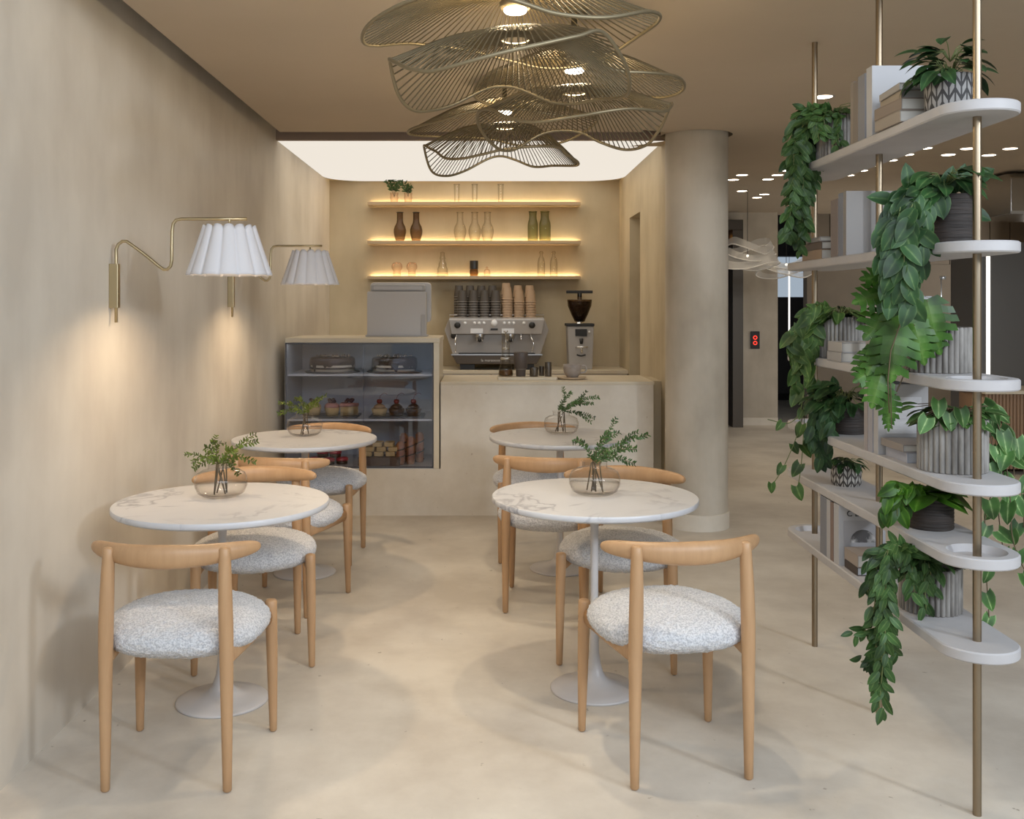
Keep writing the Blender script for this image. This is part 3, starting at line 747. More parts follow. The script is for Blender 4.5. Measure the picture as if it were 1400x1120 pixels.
# ------------------------------------------------------------------ wall lamps
def wall_lamp(label, Y):
    t = thing('wall_lamp', label, 'wall lamp', (XL, Y, 1.45), 0, 'brass swing-arm wall lamps')
    bm = nb(); prism(bm, rrect(0, .036, -.014, .014, .004), -.011, .158, 'z'); obj('wall_bracket', bm, M['brass'], t, False)
    bm = nb(); x = .024
    def L(px, py): return ((px - 161) * 3.834 / F + x, 0, -(py - CY) * 3.834 / F)
    pts = [L(161, 441), L(161, 400), L(161, 350), L(161, 341), L(164, 334), L(169.5, 330), L(175, 330), L(181, 334), L(200, 348), L(220, 364.5), L(226, 368.5), L(231, 368.5), L(235.5, 364), L(237, 356), L(237, 340), L(237.5, 316), L(239, 306), L(243, 301), L(250, 299.5), L(300, 299.5), L(340, 299.5)]
    tube(bm, pts, .0062, 10); obj('arm', bm, M['brass'], t)
    cx = L(316, 0)[0]
    bm = nb(); lathe(bm, [(.005, .33), (.005, .302), (.018, .300), (.021, .293), (.019, .288), (.008, .287), (.008, .27), (0, .27)], 20, (cx, 0, 0)); obj('lamp_holder', bm, M['brass'], t)
    # pleated shade, open top and bottom
    bm = nb(); npl = 14; seg = npl * 12; rings = []
    for q in range(13):
        f = q / 12; ring = []
        for i in range(seg):
            a = 2 * PI * i / seg; sc_ = abs(math.cos(a * npl / 2)) ** .55
            r = (.100 + (.165 - .100) * f) * (1 - .075 * (1 - sc_) * (1.1 - .35 * f))
            z = .295 - .180 * f + (.012 * sc_ * (1 - f) ** 2) - .003 * (1 - sc_) * f
            ring.append(bm.verts.new((cx + r * math.cos(a), r * math.sin(a), z)))
        rings.append(ring)
    for a, b in zip(rings, rings[1:]):
        for i in range(seg): bm.faces.new((a[i], a[(i + 1) % seg], b[(i + 1) % seg], b[i]))
    s = obj('lamp_shade', bm, M['shade'], t)
    m = s.modifiers.new('thick', 'SOLIDIFY'); m.thickness = .0015
    bm = nb(); lathe(bm, [(0, .185), (.02, .19), (.028, .21), (.022, .235), (.012, .25), (.012, .27), (0, .27)], 16, (cx, 0, 0)); obj('bulb', bm, emission('warm_bulb', (1, .78, .5), 9), t)
    lamp('wall_lamp_light', 'SPOT', (cx, 0, .180), 25, (1, .76, .50), size=.03, spot=math.radians(150), blend=.55, parent=t)
    return t
wall_lamp('nearer brass swing-arm wall lamp with pleated white shade on the left wall', 3.834)
wall_lamp('farther brass swing-arm wall lamp with pleated white shade, nearer the bar', 5.586)

# ------------------------------------------------------------------ woven pendants
def rimfun(ctrl, rl, rr, tip=0.0):
    c = sorted(ctrl)
    def f(deg):
        deg %= 360; k = len(c)
        for i in range(k):
            a0, z0 = c[i]; a1, z1 = c[(i + 1) % k]
            if i == k - 1: a1 += 360
            dd = deg if deg >= c[0][0] else deg + 360
            if a0 <= dd <= a1:
                zm, ap = c[i - 1][1], c[(i + 2) % k][1]
                am = c[i - 1][0] - (360 if i == 0 else 0); an = c[(i + 2) % k][0] + (360 if i + 2 >= k else 0)
                t = (dd - a0) / (a1 - a0)
                m0 = (z1 - zm) / (a1 - am) * (a1 - a0); m1 = (ap - z0) / (an - a0) * (a1 - a0)
                return (2 * t ** 3 - 3 * t * t + 1) * z0 + (t ** 3 - 2 * t * t + t) * m0 + (-2 * t ** 3 + 3 * t * t) * z1 + (t ** 3 - t * t) * m1
        return c[0][1]
    def g(deg):
        a = math.radians(deg); r = rr * (1 + math.cos(a)) / 2 + rl * (1 - math.cos(a)) / 2
        r *= 1 - tip + tip * abs(math.cos(a)) ** 1.6
        return r, f(deg)
    return g

def wire_disc(parent, name, g, zc, z0, pw, nsp=100):
    """radial wires from a crown ring out to a wavy rim (z relative to the lamp's origin z0)"""
    bm = nb()
    r0 = .045
    for i in range(nsp):
        deg = 360 * i / nsp; a = math.radians(deg); r, zr = g(deg); pts = []
        for k in range(10):
            t = k / 9; rad = r0 + (r - r0) * t
            z = zc + (zr - zc) * t ** pw + .035 * math.sin(PI * t) * (1 - t)
            pts.append((rad * math.cos(a), rad * math.sin(a), z - z0))
        tube(bm, pts, .0025, 4, caps=False)
    o = obj(name, bm, M['wire'], parent)
    bm = nb(); pts = []
    for i in range(160):
        deg = 360 * i / 160; a = math.radians(deg); r, zr = g(deg); pts.append((r * math.cos(a), r * math.sin(a), zr - z0))
    tube(bm, pts, .0062, 8, closed=True); obj('rim', bm, M['rimwire'], o)
    bm = nb(); tube(bm, [(r0 * math.cos(2 * PI * i / 32), r0 * math.sin(2 * PI * i / 32), zc - z0) for i in range(32)], .003, 6, closed=True); obj('crown_ring', bm, M['wire'], o)

def pendant(label, X, Y, zb, upper, ul, ur, zu, lower, ll, lr, zl, power):
    t = thing('wire_pendant', label, 'pendant lamp', (X, Y, zb), 0, 'wavy wire pendants over the aisle')
    wire_disc(t, 'upper_petal', rimfun(upper, ul, ur, .22), zu, zb, 1.5)
    wire_disc(t, 'lower_petal', rimfun(lower, ll, lr), zl, zb, 1.9)
    bm = nb(); lathe(bm, [(0, 0), (.032, 0), (.036, .005), (.036, .012), (0, .012)], 24); obj('diffuser', bm, emission('pendant_led', (1, .90, .74), 14), t)
    bm = nb(); lathe(bm, [(0, .0125), (.046, .0125), (.05, .03), (.03, .05), (.012, .06), (.012, CEIL - zb), (0, CEIL - zb)], 20); obj('stem', bm, M['rimwire'], t)
    bm = nb(); lathe(bm, [(0, 0), (.05, 0), (.05, .018), (0, .018)], 24, (0, 0, CEIL - zb - .018)); obj('canopy', bm, M['rimwire'], t)
    lamp('pendant_light', 'SPOT', (0, 0, -.012), power, (1, .86, .66), size=.04, spot=math.radians(126), blend=.55, parent=t)
    lamp('pendant_uplight', 'POINT', (0, 0, -.03), power * .22, (1, .80, .50), size=.04, parent=t)
pendant('largest wavy wire pendant, nearest the camera at top centre', .09, 3.10, 2.36,
        [(0, 2.335), (21, 2.33), (46, 2.28), (70, 2.27), (92, 2.30), (115, 2.335), (142, 2.335), (165, 2.29), (180, 2.27), (205, 2.285), (229, 2.31), (250, 2.32), (270, 2.285), (287, 2.253), (308, 2.255), (335, 2.31)], .474, .446, 2.42,
        [(0, 2.113), (38, 2.135), (56, 2.137), (69, 2.153), (81, 2.19), (91, 2.212), (103, 2.205), (123, 2.137), (138, 2.105), (150, 2.096), (163, 2.125), (180, 2.205), (200, 2.175), (217, 2.13), (233, 2.108), (270, 2.152), (297, 2.20), (311, 2.228), (329, 2.18)], .39, .352, 2.275, 46)
pendant('middle wavy wire pendant, to the right under the largest one', .332, 3.76, 2.328,
        [(0, 2.262), (23, 2.267), (39, 2.287), (70, 2.33), (100, 2.31), (135, 2.25), (180, 2.25), (215, 2.29), (250, 2.31), (293, 2.262), (308, 2.263), (335, 2.272)], .38, .41, 2.385,
        [(0, 2.204), (21, 2.127), (32, 2.088), (50, 2.08), (68, 2.12), (81, 2.165), (96, 2.172), (108, 2.152), (125, 2.087), (137, 2.073), (147, 2.089), (172, 2.144), (190, 2.165), (210, 2.153), (226, 2.108), (243, 2.081), (267, 2.095), (296, 2.127), (326, 2.141), (345, 2.185)], .367, .363, 2.25, 40)
pendant('farthest wavy wire pendant, lowest in view before the light panel', .09, 4.95, 2.40,
        [(0, 2.372), (19, 2.35), (45, 2.305), (75, 2.30), (105, 2.34), (140, 2.335), (180, 2.305), (225, 2.307), (247, 2.343), (280, 2.35), (310, 2.33), (340, 2.365)], .48, .465, 2.45,
        [(0, 2.148), (46, 2.18), (65, 2.185), (80, 2.225), (91, 2.247), (101, 2.235), (122, 2.16), (139, 2.125), (158, 2.135), (180, 2.235), (212, 2.185), (224, 2.14), (239, 2.129), (254, 2.143), (270, 2.165), (300, 2.187), (315, 2.185), (323, 2.16)], .40, .367, 2.33, 38)

# ------------------------------------------------------------------ open shelf unit
SX = 1.395; SH = [2.017, 1.628, 1.243, .956, .752, .495]; PY = (2.83, 3.535, 4.23); TH = .032
unit = thing('open_shelf_unit', 'tall open shelf unit of six white rounded shelves on three bronze poles', 'shelf', (SX, 3.53, 0))
def stadium(r, y0, y1, n=20):
    return [(r * math.cos(math.radians(180 + 180 * i / n)), y0 + r * math.sin(math.radians(180 + 180 * i / n))) for i in range(n + 1)] + \
           [(r * math.cos(math.radians(180 * i / n)), y1 + r * math.sin(math.radians(180 * i / n))) for i in range(n + 1)]
def shelf_board(z, tray):
    bm = nb(); y0, y1 = PY[0] - 3.53, PY[2] - 3.53; r = .11
    out = stadium(r, y0, y1); b = .004
    def ring(pts, zz): return [bm.verts.new((p[0], p[1], zz)) for p in pts]
    R = [ring(stadium(r - b, y0, y1), z - TH), ring(out, z - TH + b), ring(out, z - b), ring(stadium(r - b, y0, y1), z)]
    for a, c in zip(R, R[1:]):
        for i in range(len(a)): bm.faces.new((a[i], a[(i + 1) % len(a)], c[(i + 1) % len(a)], c[i]))
    bm.faces.new(R[0][::-1])
    if not tray: bm.faces.new(R[3])
    else:   # a shallow round tray sunk into one end
        yc = y0 + .002 if tray < 0 else y1 - .002; n = len(out); tr = .080
        T = [[], [], []]
        for i in range(n):
            p = R[3][i].co; a = math.atan2(p.y - yc, p.x)
            a = 2 * PI * i / n
            T[0].append((tr * math.cos(a), yc + tr * math.sin(a)))
        order = sorted(range(n), key=lambda i: 0)
        hole = [bm.verts.new((q[0], q[1], z)) for q in T[0]]; low = [bm.verts.new((q[0] * .88, yc + (q[1] - yc) * .88, z - .021)) for q in T[0]]
        for i in range(n): bm.faces.new((hole[i], hole[(i + 1) % n], low[(i + 1) % n], low[i]))
        bm.faces.new(low)
        eo = [bm.edges.get((R[3][i], R[3][(i + 1) % n])) for i in range(n)]; ei = [bm.edges.get((hole[i], hole[(i + 1) % n])) for i in range(n)]
        bmesh.ops.triangle_fill(bm, edges=eo + ei, use_beauty=True, normal=(0, 0, 1))
    return bm
for z, tray in zip(SH, (1, 0, -1, 1, -1, 1)):
    obj('shelf_board', shelf_board(z, tray), M['shelfwhite'], unit, auto=30)
for y in PY:
    bm = nb(); lathe(bm, [(0, 0), (.0118, 0), (.0118, CEIL), (0, CEIL)], 20, (0, y - 3.53, 0)); obj('pole', bm, M['pole'], unit, auto=60)

def sY(px): return F * SX / (px - CX)
BOOKCOL = {}
def bcol(c):
    if c not in BOOKCOL: BOOKCOL[c] = mat('book_cloth', tuple(q * .64 for q in c), .6, bump=(200, .1, .001))
    return BOOKCOL[c]
PAGES = mat('book_pages', (.50, .47, .42), .8, bump=(300, .3, .001))
PAGESW = mat('white_pages', (.48, .48, .50), .8, bump=(300, .2, .001))
def book(label, x0, x1, y0, y1, z0, z1, col, spine='-x', rz=0, group=None, pages=PAGES):
    """spine '-x': binding faces -x. thickness axis = smallest of y / z extents"""
    flat = (z1 - z0) < (y1 - y0) and (z1 - z0) < .06
    cx, cy = (x0 + x1) / 2, (y0 + y1) / 2
    t = thing('book', label, 'book', (cx, cy, z0), rz, group)
    X0, X1, Y0, Y1, H = x0 - cx, x1 - cx, y0 - cy, y1 - cy, z1 - z0; c = .0028
    bm = nb(); bp = nb()
    if flat:
        box(bm, X0, X1, Y0, Y1, 0, c); box(bm, X0, X1, Y0, Y1, H - c, H)
        if spine == '-x': box(bm, X0, X0 + c, Y0, Y1, c, H - c)
        else: box(bm, X0, X1, Y1 - c, Y1, c, H - c)
        box(bp, X0 + .004, X1 - .004, Y0 + .004, Y1 - .004, c, H - c)
    else:
        box(bm, X0, X1, Y0, Y0 + c, 0, H); box(bm, X0, X1, Y1 - c, Y1, 0, H); box(bm, X0, X0 + c, Y0 + c, Y1 - c, 0, H)
        box(bp, X0 + .004, X1 - .005, Y0 + c, Y1 - c, .004, H - .004)
    obj('cover', bm, bcol(col), t, False, bevel=.0008); obj('page_block', bp, pages, t, False)
    return t

x = 1.292
# shelf 1 (top)
z = SH[0]; g = 'books on the top shelf'
book('taupe book standing behind the white book on the top shelf', x, 1.48, 3.462, 3.508, z, z + .215, (.30, .26, .23), group=g)
book('grey-brown book, farthest of the standing row on the top shelf', x + .004, 1.47, 3.510, 3.545, z, z + .222, (.38, .33, .29), group=g)
book('slate-blue book standing in the middle of the top shelf row', x, 1.48, 3.398, 3.460, z, z + .225, (.33, .34, .38), group=g, pages=PAGESW)
book('white-faced book standing nearest in the top shelf row', x + .004, 1.485, 3.345, 3.396, z, z + .238, (.68, .68, .70), group=g, pages=PAGESW)
zz = z
for lab, th, col, ins, r_ in (('beige book at the bottom of the top shelf pile', .036, (.50, .43, .36), 0, 0), ('brown-spined book second from the bottom of the top shelf pile', .037, (.36, .29, .24), 0, .03),
                             ('sand-coloured book third up in the top shelf pile', .028, (.52, .44, .35), .018, -.05), ('grey-white book topmost of the top shelf pile', .022, (.52, .50, .48), .012, -.07)):
    book(lab, 1.278 + ins, 1.472, 3.075 + ins, 3.275 + ins * .5, zz, zz + th, col, rz=r_, group=g); zz += th + .0006
# shelf 2
z = SH[1]; g = 'books on the second shelf'
book('large grey book with a blue band standing nearest on the second shelf', x, 1.485, 3.575, 3.607, z, z + .232, (.40, .37, .345), group=g)
book('blue-grey book standing behind the large grey book, second shelf', x, 1.47, 3.609, 3.655, z, z + .230, (.32, .34, .40), group=g, pages=PAGESW)
book('mauve-brown book, farthest of the second shelf standing row', x, 1.46, 3.660, 3.735, z, z + .214, (.34, .28, .26), group=g, pages=PAGESW)
zz = z
for lab, th, col in (('orange-tan book at the bottom of the second shelf pile', .038, (.46, .33, .23)), ('dark brown book in the middle of the second shelf pile', .030, (.20, .15, .12)), ('grey book topmost of the second shelf pile', .018, (.42, .40, .39))):
    book(lab, 1.295, 1.475, 3.85, 4.08, zz, zz + th, col, rz=random.uniform(-.05, .05), group=g); zz += th + .0006
# shelf 3
z = SH[2]; g = 'books on the third shelf'
book('white-covered book with plain white front standing nearest on the third shelf', x, 1.455, 3.252, 3.300, z, z + .236, (.72, .71, .72), group=g, pages=PAGESW)
book('lilac-white book standing second in the third shelf row', x, 1.45, 3.302, 3.345, z, z + .233, (.60, .58, .62), group=g, pages=PAGESW)
book('grey-pink book, farthest in the third shelf standing row', x, 1.45, 3.347, 3.392, z, z + .236, (.52, .48, .47), group=g)
book('pale lower book of the pair lying before the third shelf pot', 1.285, 1.475, 3.605, 3.755, z, z + .034, (.58, .56, .55), group=g)
book('pale upper book of the pair lying before the third shelf pot', 1.289, 1.475, 3.61, 3.755, z + .0345, z + .071, (.64, .61, .59), group=g)
# shelf 4
z = SH[3]; g = 'books on the fourth shelf'
b4 = book('white book with a pale photograph on its front, standing on the fourth shelf', x, 1.458, 3.284, 3.322, z, z + .232, (.70, .68, .68), group=g, pages=PAGESW)
bm = nb(); box(bm, -.055, .06, -.0203, -.0192, .07, .19); obj('cover_photograph', bm, mat('pale_marble_print', (.55, .54, .55), .5, col2=(.72, .71, .71), nscale=14, stretch=(1, 1, 4)), b4, False)
book('lilac-grey book standing behind the white photograph book, fourth shelf', x - .003, 1.45, 3.324, 3.362, z, z + .238, (.56, .55, .60), group=g, pages=PAGESW)
book('pinkish book, farthest in the fourth shelf standing row', x - .004, 1.45, 3.364, 3.396, z, z + .236, (.56, .50, .49), group=g)
book('blue-white lower book of the pair lying on the fourth shelf', 1.312, 1.475, 3.105, 3.27, z, z + .034, (.62, .63, .72), group=g, pages=PAGESW)
book('grey-brown upper book of the pair lying on the fourth shelf', 1.298, 1.475, 3.10, 3.275, z + .0345, z + .058, (.44, .39, .36), group=g)
# shelf 6
z = SH[5]; g = 'books on the bottom shelf'
book('blue-grey book, farthest in the bottom shelf standing row', x - .003, 1.45, 3.775, 3.845, z, z + .222, (.33, .34, .38), group=g)
book('white book standing second from far on the bottom shelf', x - .003, 1.45, 3.735, 3.772, z, z + .221, (.66, .64, .64), group=g, pages=PAGESW)
book('rust-brown book standing third from far on the bottom shelf', x - .003, 1.45, 3.700, 3.732, z, z + .218, (.34, .24, .20), group=g)
mg = book('white magazine with a grey moon picture and letters, standing on the bottom shelf', x - .002, 1.462, 3.645, 3.697, z, z + .222, (.68, .67, .68), group=g, pages=PAGESW)
mg['category'] = 'magazine'
yf = -.0272
bm = nb(); box(bm, -.068, .066, yf - .0006, yf, .03, .165); pic = obj('cover_picture', bm, mat('grey_print', (.36, .35, .36), .5), mg, False)
bm = nb(); prism(bm, [(.002 + .047 * math.cos(PI * i / 24), .085 + .047 * math.sin(PI * i / 24)) for i in range(25)], yf - .0012, yf - .0006, 'y')
obj('moon_print', bm, mat('moon_print', (.08, .075, .075), .6, col2=(.62, .60, .58), nscale=11, lo=.42, hi=.58), pic, False)
def text(body, size, loc, rot, m, parent, name='lettering', ext=.0006):
    cu = bpy.data.curves.new(name, 'FONT'); cu.body = body; cu.size = size; cu.extrude = ext; cu.align_x = 'CENTER'
    o = bpy.data.objects.new(name, cu); COL.objects.link(o); o.location = loc; o.rotation_euler = rot; cu.materials.append(m)
    me = bpy.data.meshes.new_from_object(o.evaluated_get(bpy.context.evaluated_depsgraph_get()))
    r = bpy.data.objects.new(name, me); COL.objects.link(r); r.location = loc; r.rotation_euler = rot; r.parent = parent
    bpy.data.objects.remove(o); return r
text('C E', .030, (-.035, yf - .0004, .181), (PI / 2, 0, 0), M['dark'], mg)
book('dark-spined lower book of the pair lying on the bottom shelf', 1.306, 1.475, 3.505, 3.63, z, z + .030, (.10, .075, .065), group=g, pages=PAGESW)
book('tan upper book of the pair lying on the bottom shelf', 1.306, 1.475, 3.50, 3.632, z + .0305, z + .073, (.50, .42, .36), group=g)

# plants ------------------------------------------------------------
random.seed(21)
# 1 far, top shelf: dense trailing plant
Y = 3.955; P = Plant('trailing_plant', 'dense trailing plant in a fluted pot at the far end of the top shelf', (SX, Y, SH[0])); P.pot('fluted', .083, .178)
c = Vector((SX, Y, SH[0] + .175)); P.mound(c + Vector((-.02, 0, .0)), .085, 46, .06, .032, 'oval', .55)
for i in range(9):
    px = random.uniform(1078, 1112); e = random.choice((250, 285, 305, 320, 345)); yy = Y + random.uniform(-.07, .07)
    P.strand([c + Vector((-.04, 0, .02)), W(random.uniform(1090, 1118), random.uniform(150, 165), yy), W(px, 195, yy), W(px + random.uniform(-8, 8), (195 + e) / 2, yy), W(px + random.uniform(-14, 8), e, yy)], .020, .055, .028, 'oval', .8)
for px, e in ((1128, 188), (1143, 196), (1118, 190)):
    yy = Y - .10
    P.strand([c, W(px, 160, yy), W(px + 3, e, yy)], .022, .045, .024, 'oval', .7)
P.done('leaf_mid')
# 1 near, top shelf
Y = 2.995; P = Plant('leafy_plant', 'dark leafy plant in a herringbone pot at the near end of the top shelf', (SX, Y, SH[0])); P.pot('chev', .072, .118)
c = Vector((SX, Y, SH[0] + .115)); P.mound(c, .085, 34, .08, .050, 'oval', 1.2, .6); P.mound(c + Vector((0, 0, .05)), .06, 16, .07, .048, 'oval', 1.5, .6); P.mound(c, .1, 12, .09, .042, 'oval', .2, 1.0)
P.done('leaf_dark')
# 2 near, second shelf: big drooping plant
Y = 2.99; P = Plant('drooping_plant', 'big-leaved drooping plant in a dark wicker pot on the second shelf', (SX + .005, Y, SH[1])); P.pot('wicker', .072, .15)
c = Vector((SX, Y, SH[1] + .15))
P.mound(c + Vector((-.03, -.02, .02)), .09, 36, .085, .05, 'oval', .8, .7)
for px, py, dx, dy in ((1243, 262, -.1, 1), (1310, 262, .25, 1), (1290, 265, .15, .5), (1325, 250, .8, .5), (1225, 275, -1, .2), (1318, 285, .5, -.2)):
    P.leaf(W(px, py, Y - .02), (dx, -.1, dy), (0, -1, .4), .09, .048, 'oval', .3); P.stem([c, W(px, py, Y - .02)], .0016)
for i in range(7):
    px = 1215 + i * 7; e = random.choice((330, 360, 395, 410)); yy = Y - random.uniform(.06, .14)
    P.strand([c + Vector((-.02, 0, .03)), W(px + 20, 262, yy + .04), W(px + 4, 300, yy), W(px + random.uniform(-6, 6), (300 + e) / 2, yy), W(px + random.uniform(-8, 6), e, yy)], .034, .082, .046, 'oval', .75, down=.9)
P.done('leaf_deep')
# 3 far, third shelf: heart vine
Y = 3.915; P = Plant('heart_leaf_vine', 'heart-leaved vine in a fluted pot at the far end of the third shelf', (SX, Y, SH[2])); P.pot('fluted', .088, .16)
c = Vector((SX, Y, SH[2] + .158)); P.mound(c + Vector((-.01, -.02, 0)), .095, 44, .062, .05, 'heart', .5, .6)
for i in range(6):
    yy = Y - random.uniform(-.02, .1); px = random.uniform(1082, 1108); e = random.uniform(470, 565)
    P.strand([c + Vector((-.06, 0, .01)), W(1112, 425, yy), W(px + 6, 450, yy), W(px, (450 + e) / 2, yy), W(px + random.uniform(-6, 10), e, yy)], .036, .062, .052, 'heart', .6)
for pts in ([(1098, 540), (1092, 565), (1076, 578), (1050, 572)], [(1100, 550), (1090, 590), (1072, 640), (1052, 668)], [(1102, 550), (1098, 600), (1095, 640), (1090, 668)]):
    yy = Y - .03
    P.strand([W(a, b, yy) for a, b in pts], .085, .055, .048, 'heart', .5, both=False, start=.25)
P.done('leaf_pale')
# 3 near, third shelf: split-leaf plant
Y = 3.08; P = Plant('split_leaf_plant', 'split-leaf trailing plant in a wide fluted pot on the third shelf', (SX, Y, SH[2])); P.pot('fluted', .0985, .139)
c = Vector((SX, Y, SH[2] + .135))
for px, py, dx, dz, L, Wd, yy in ((1222, 425, -.7, -.5, .12, .11, -.03), (1238, 420, -.2, -.9, .13, .12, -.10), (1268, 412, .15, -1, .13, .12, -.11), (1225, 452, -.2, -1, .14, .12, -.12), (1210, 470, -.6, -.8, .10, .08, -.08),
                            (1205, 510, -.4, -1, .10, .08, -.10), (1212, 535, .1, -1, .09, .06, -.1), (1204, 500, -.9, -.4, .09, .07, -.07), (1196, 480, -.7, -.8, .09, .07, -.05), (1215, 400, -.9, -.15, .11, .09, -.0), (1222, 382, -.9, .1, .10, .08, .02), (1215, 560, -.1, -1, .06, .03, -.1), (1250, 445, .2, -1, .11, .09, -.12), (1262, 440, .4, -.8, .10, .09, -.1), (1232, 395, -.5, .4, .1, .09, -.04)):
    p = W(px, py, Y + yy); P.leaf(p, (dx, -.25, dz), (-.35, -1, .5), L, Wd, 'monstera'); P.stem([c, c.lerp(p, .6) + Vector((0, 0, .035)), p], .002)
P.stem([W(1232, 440, 2.95), W(1218, 480, 2.95), W(1214, 520, 2.95), W(1216, 565, 2.95)], .002)
P.stem(catmull([W(1217, 500, 2.96), W(1218, 540, 2.96), W(1219, 585, 2.96)], 4), .0016)
P.done('leaf_monst', 'stem')
bm = nb(); tube(bm, [Vector((.012, .0, .135)), Vector((.012, 0, .295))], .002, 6); tube(bm, [Vector((.012, 0, .215)), Vector((-.055, 0, .24))], .0012, 5); box(bm, .008, .026, -.002, .002, .286, .296); box(bm, .006, .017, -.004, .004, .208, .222)
obj('plant_stake', bm, M['steel'], P.root)
# 4 far, fourth shelf
Y = 3.85; P = Plant('leafy_plant', 'dark leafy plant in a black pot at the far end of the fourth shelf', (SX, Y, SH[3])); P.pot('wicker', .072, .105)
c = Vector((SX - .02, Y - .03, SH[3] + .12)); P.mound(c, .105, 52, .078, .040, 'oval', .9, .8, bias=(-.25, -.2, 0))
P.leaf(W(1142, 535, Y - .1), (-.15, -.1, 1), (0, -1, .3), .06, .036)
for i in range(7):
    yy = Y - random.uniform(.05, .12); px = random.uniform(1114, 1150); e = random.uniform(575, 645)
    P.strand([c, W(px + 8, 550, yy), W(px, 575, yy), W(px + random.uniform(-6, 6), e, yy)], .03, .07, .036, 'oval', .7, down=.8)
P.done('leaf_dark')
# 4 near, fourth shelf: big heart leaves, trailing to the right
Y = 2.98; P = Plant('heart_leaf_vine', 'pale-edged heart-leaved vine in a fluted pot at the near end of the fourth shelf', (SX, Y, SH[3])); P.pot('fluted', .0985, .155)
c = Vector((SX, Y, SH[3] + .155)); P.mound(c + Vector((0, 0, -.012)), .085, 54, .058, .05, 'heart', .55, .5); P.mound(c + Vector((-.02, -.03, 0)), .10, 12, .07, .028, 'lance', .5, .6)
for px, py, dx in ((1283, 548, -.1), (1298, 565, .0), (1313, 560, .1), (1268, 572, -.6)): P.leaf(W(px, py, Y - .10), (dx, -.3, -1), (0, -1, .5), .054, .054, 'heart', .2)
for pts in ([(1348, 560), (1368, 575), (1382, 610), (1388, 660), (1380, 700)], [(1345, 556), (1380, 590), (1398, 640), (1402, 720)], [(1345, 560), (1362, 585), (1366, 640), (1362, 690), (1372, 770)], [(1340, 562), (1354, 600), (1358, 660), (1347, 720), (1353, 860)],
            [(1350, 558), (1372, 600), (1380, 680), (1386, 740), (1412, 800)], [(1338, 556), (1352, 572), (1362, 600)]):
    yy = Y + random.uniform(.0, .08)
    P.strand([c + Vector((.05, .0, .01))] + [W(a, b, yy) for a, b in pts], .072, .062, .054, 'heart', .55, both=False, start=.14)
for i in range(6):
    P.leaf(W(random.uniform(1352, 1396), random.uniform(560, 680), Y + .03), (random.uniform(-.4, .6), -.3, -1), (0, -1, .4), .065, .058, 'heart', .2)
P.done('leaf_heart', 'stem')
# 5 far
Y = 3.86; P = Plant('small_plant', 'small drooping plant in a little herringbone pot on the fifth shelf', (SX, Y, SH[4])); P.pot('chev_small', .057, .080)
c = Vector((SX, Y, SH[4] + .08)); P.mound(c, .055, 34, .05, .02, 'oval', .55, .9, bias=(0, -.15, 0)); P.done('leaf_dark')
# 5 near
Y = 3.13; P = Plant('broad_leaf_plant', 'bright broad-leaved plant in a dark wicker pot on the fifth shelf', (SX, Y, SH[4])); P.pot('wicker', .069, .100)
c = Vector((SX, Y, SH[4] + .098))
for a, e, L, Wd in ((-.6, .25, .15, .09), (.35, .22, .14, .10), (-2.6, .25, .14, .09), (-1.6, .25, .12, .09), (2.4, .25, .13, .08), (-1.0, .3, .13, .085), (3.1, .2, .15, .085)):
    d = Vector((math.cos(a), math.sin(a), e)); P.leaf(c + Vector((0, 0, .012)), d, (0, 0, 1), L, Wd, 'oval', .55)
for px, py, d, L, Wd in ((1258, 672, (.75, -.45, -.05), .15, .10), (1262, 672, (-.35, -.6, .05), .14, .10), (1280, 674, (.8, -.2, -.1), .13, .085), (1250, 668, (-.8, -.3, .05), .13, .08), (1240, 664, (-.7, -.5, .1), .12, .07)):
    P.leaf(W(px, py, Y - .03), d, (0, -.35, 1), L, Wd, 'oval', .75)
for i in range(4):
    yy = Y - random.uniform(.06, .12); px = 1212 + i * 9; e = random.uniform(690, 712)
    P.strand([c, W(px + 14, 668, yy), W(px, 678, yy), W(px - 2, e, yy)], .035, .052, .042, 'heart', .6, start=.3)
P.done('leaf_big')
# 6 near, bottom shelf
Y = 3.128; P = Plant('trailing_plant', 'long trailing plant in a fluted pot on the bottom shelf, hanging far below it', (SX, Y, SH[5])); P.pot('fluted', .093, .14)
c = Vector((SX, Y, SH[5] + .14)); P.mound(c + Vector((-.03, -.02, 0)), .09, 34, .06, .028, 'oval', .5, .7)
for px, e, ex_ in ((1190, 812, 1186), (1198, 838, 1196), (1210, 850, 1214), (1203, 872, 1206), (1212, 905, 1190), (1204, 925, 1198), (1216, 900, 1224), (1206, 948, 1205), (1210, 970, 1204)):
    yy = Y - random.uniform(.02, .16)
    P.strand([c + Vector((-.04, 0, .02)), W(1235, 748, yy), W(px + 6, 762 + random.uniform(-12, 10), yy), W(px, (765 + e) / 2, yy), W(ex_, e, yy)], .026, .052, .023, 'oval', .75)
for px, py in ((1170, 870), (1176, 905)): P.strand([W(1200, py - 14, Y - .08), W(px + 10, py - 4, Y - .08), W(px, py, Y - .08)], .02, .05, .022, 'oval', .6)
for px, e in ((1252, 815), (1268, 835), (1275, 800)):
    yy = Y - .11; P.strand([c, W(px - 4, 770, yy), W(px, e, yy)], .024, .05, .022, 'oval', .7)
P.done('leaf_mid')

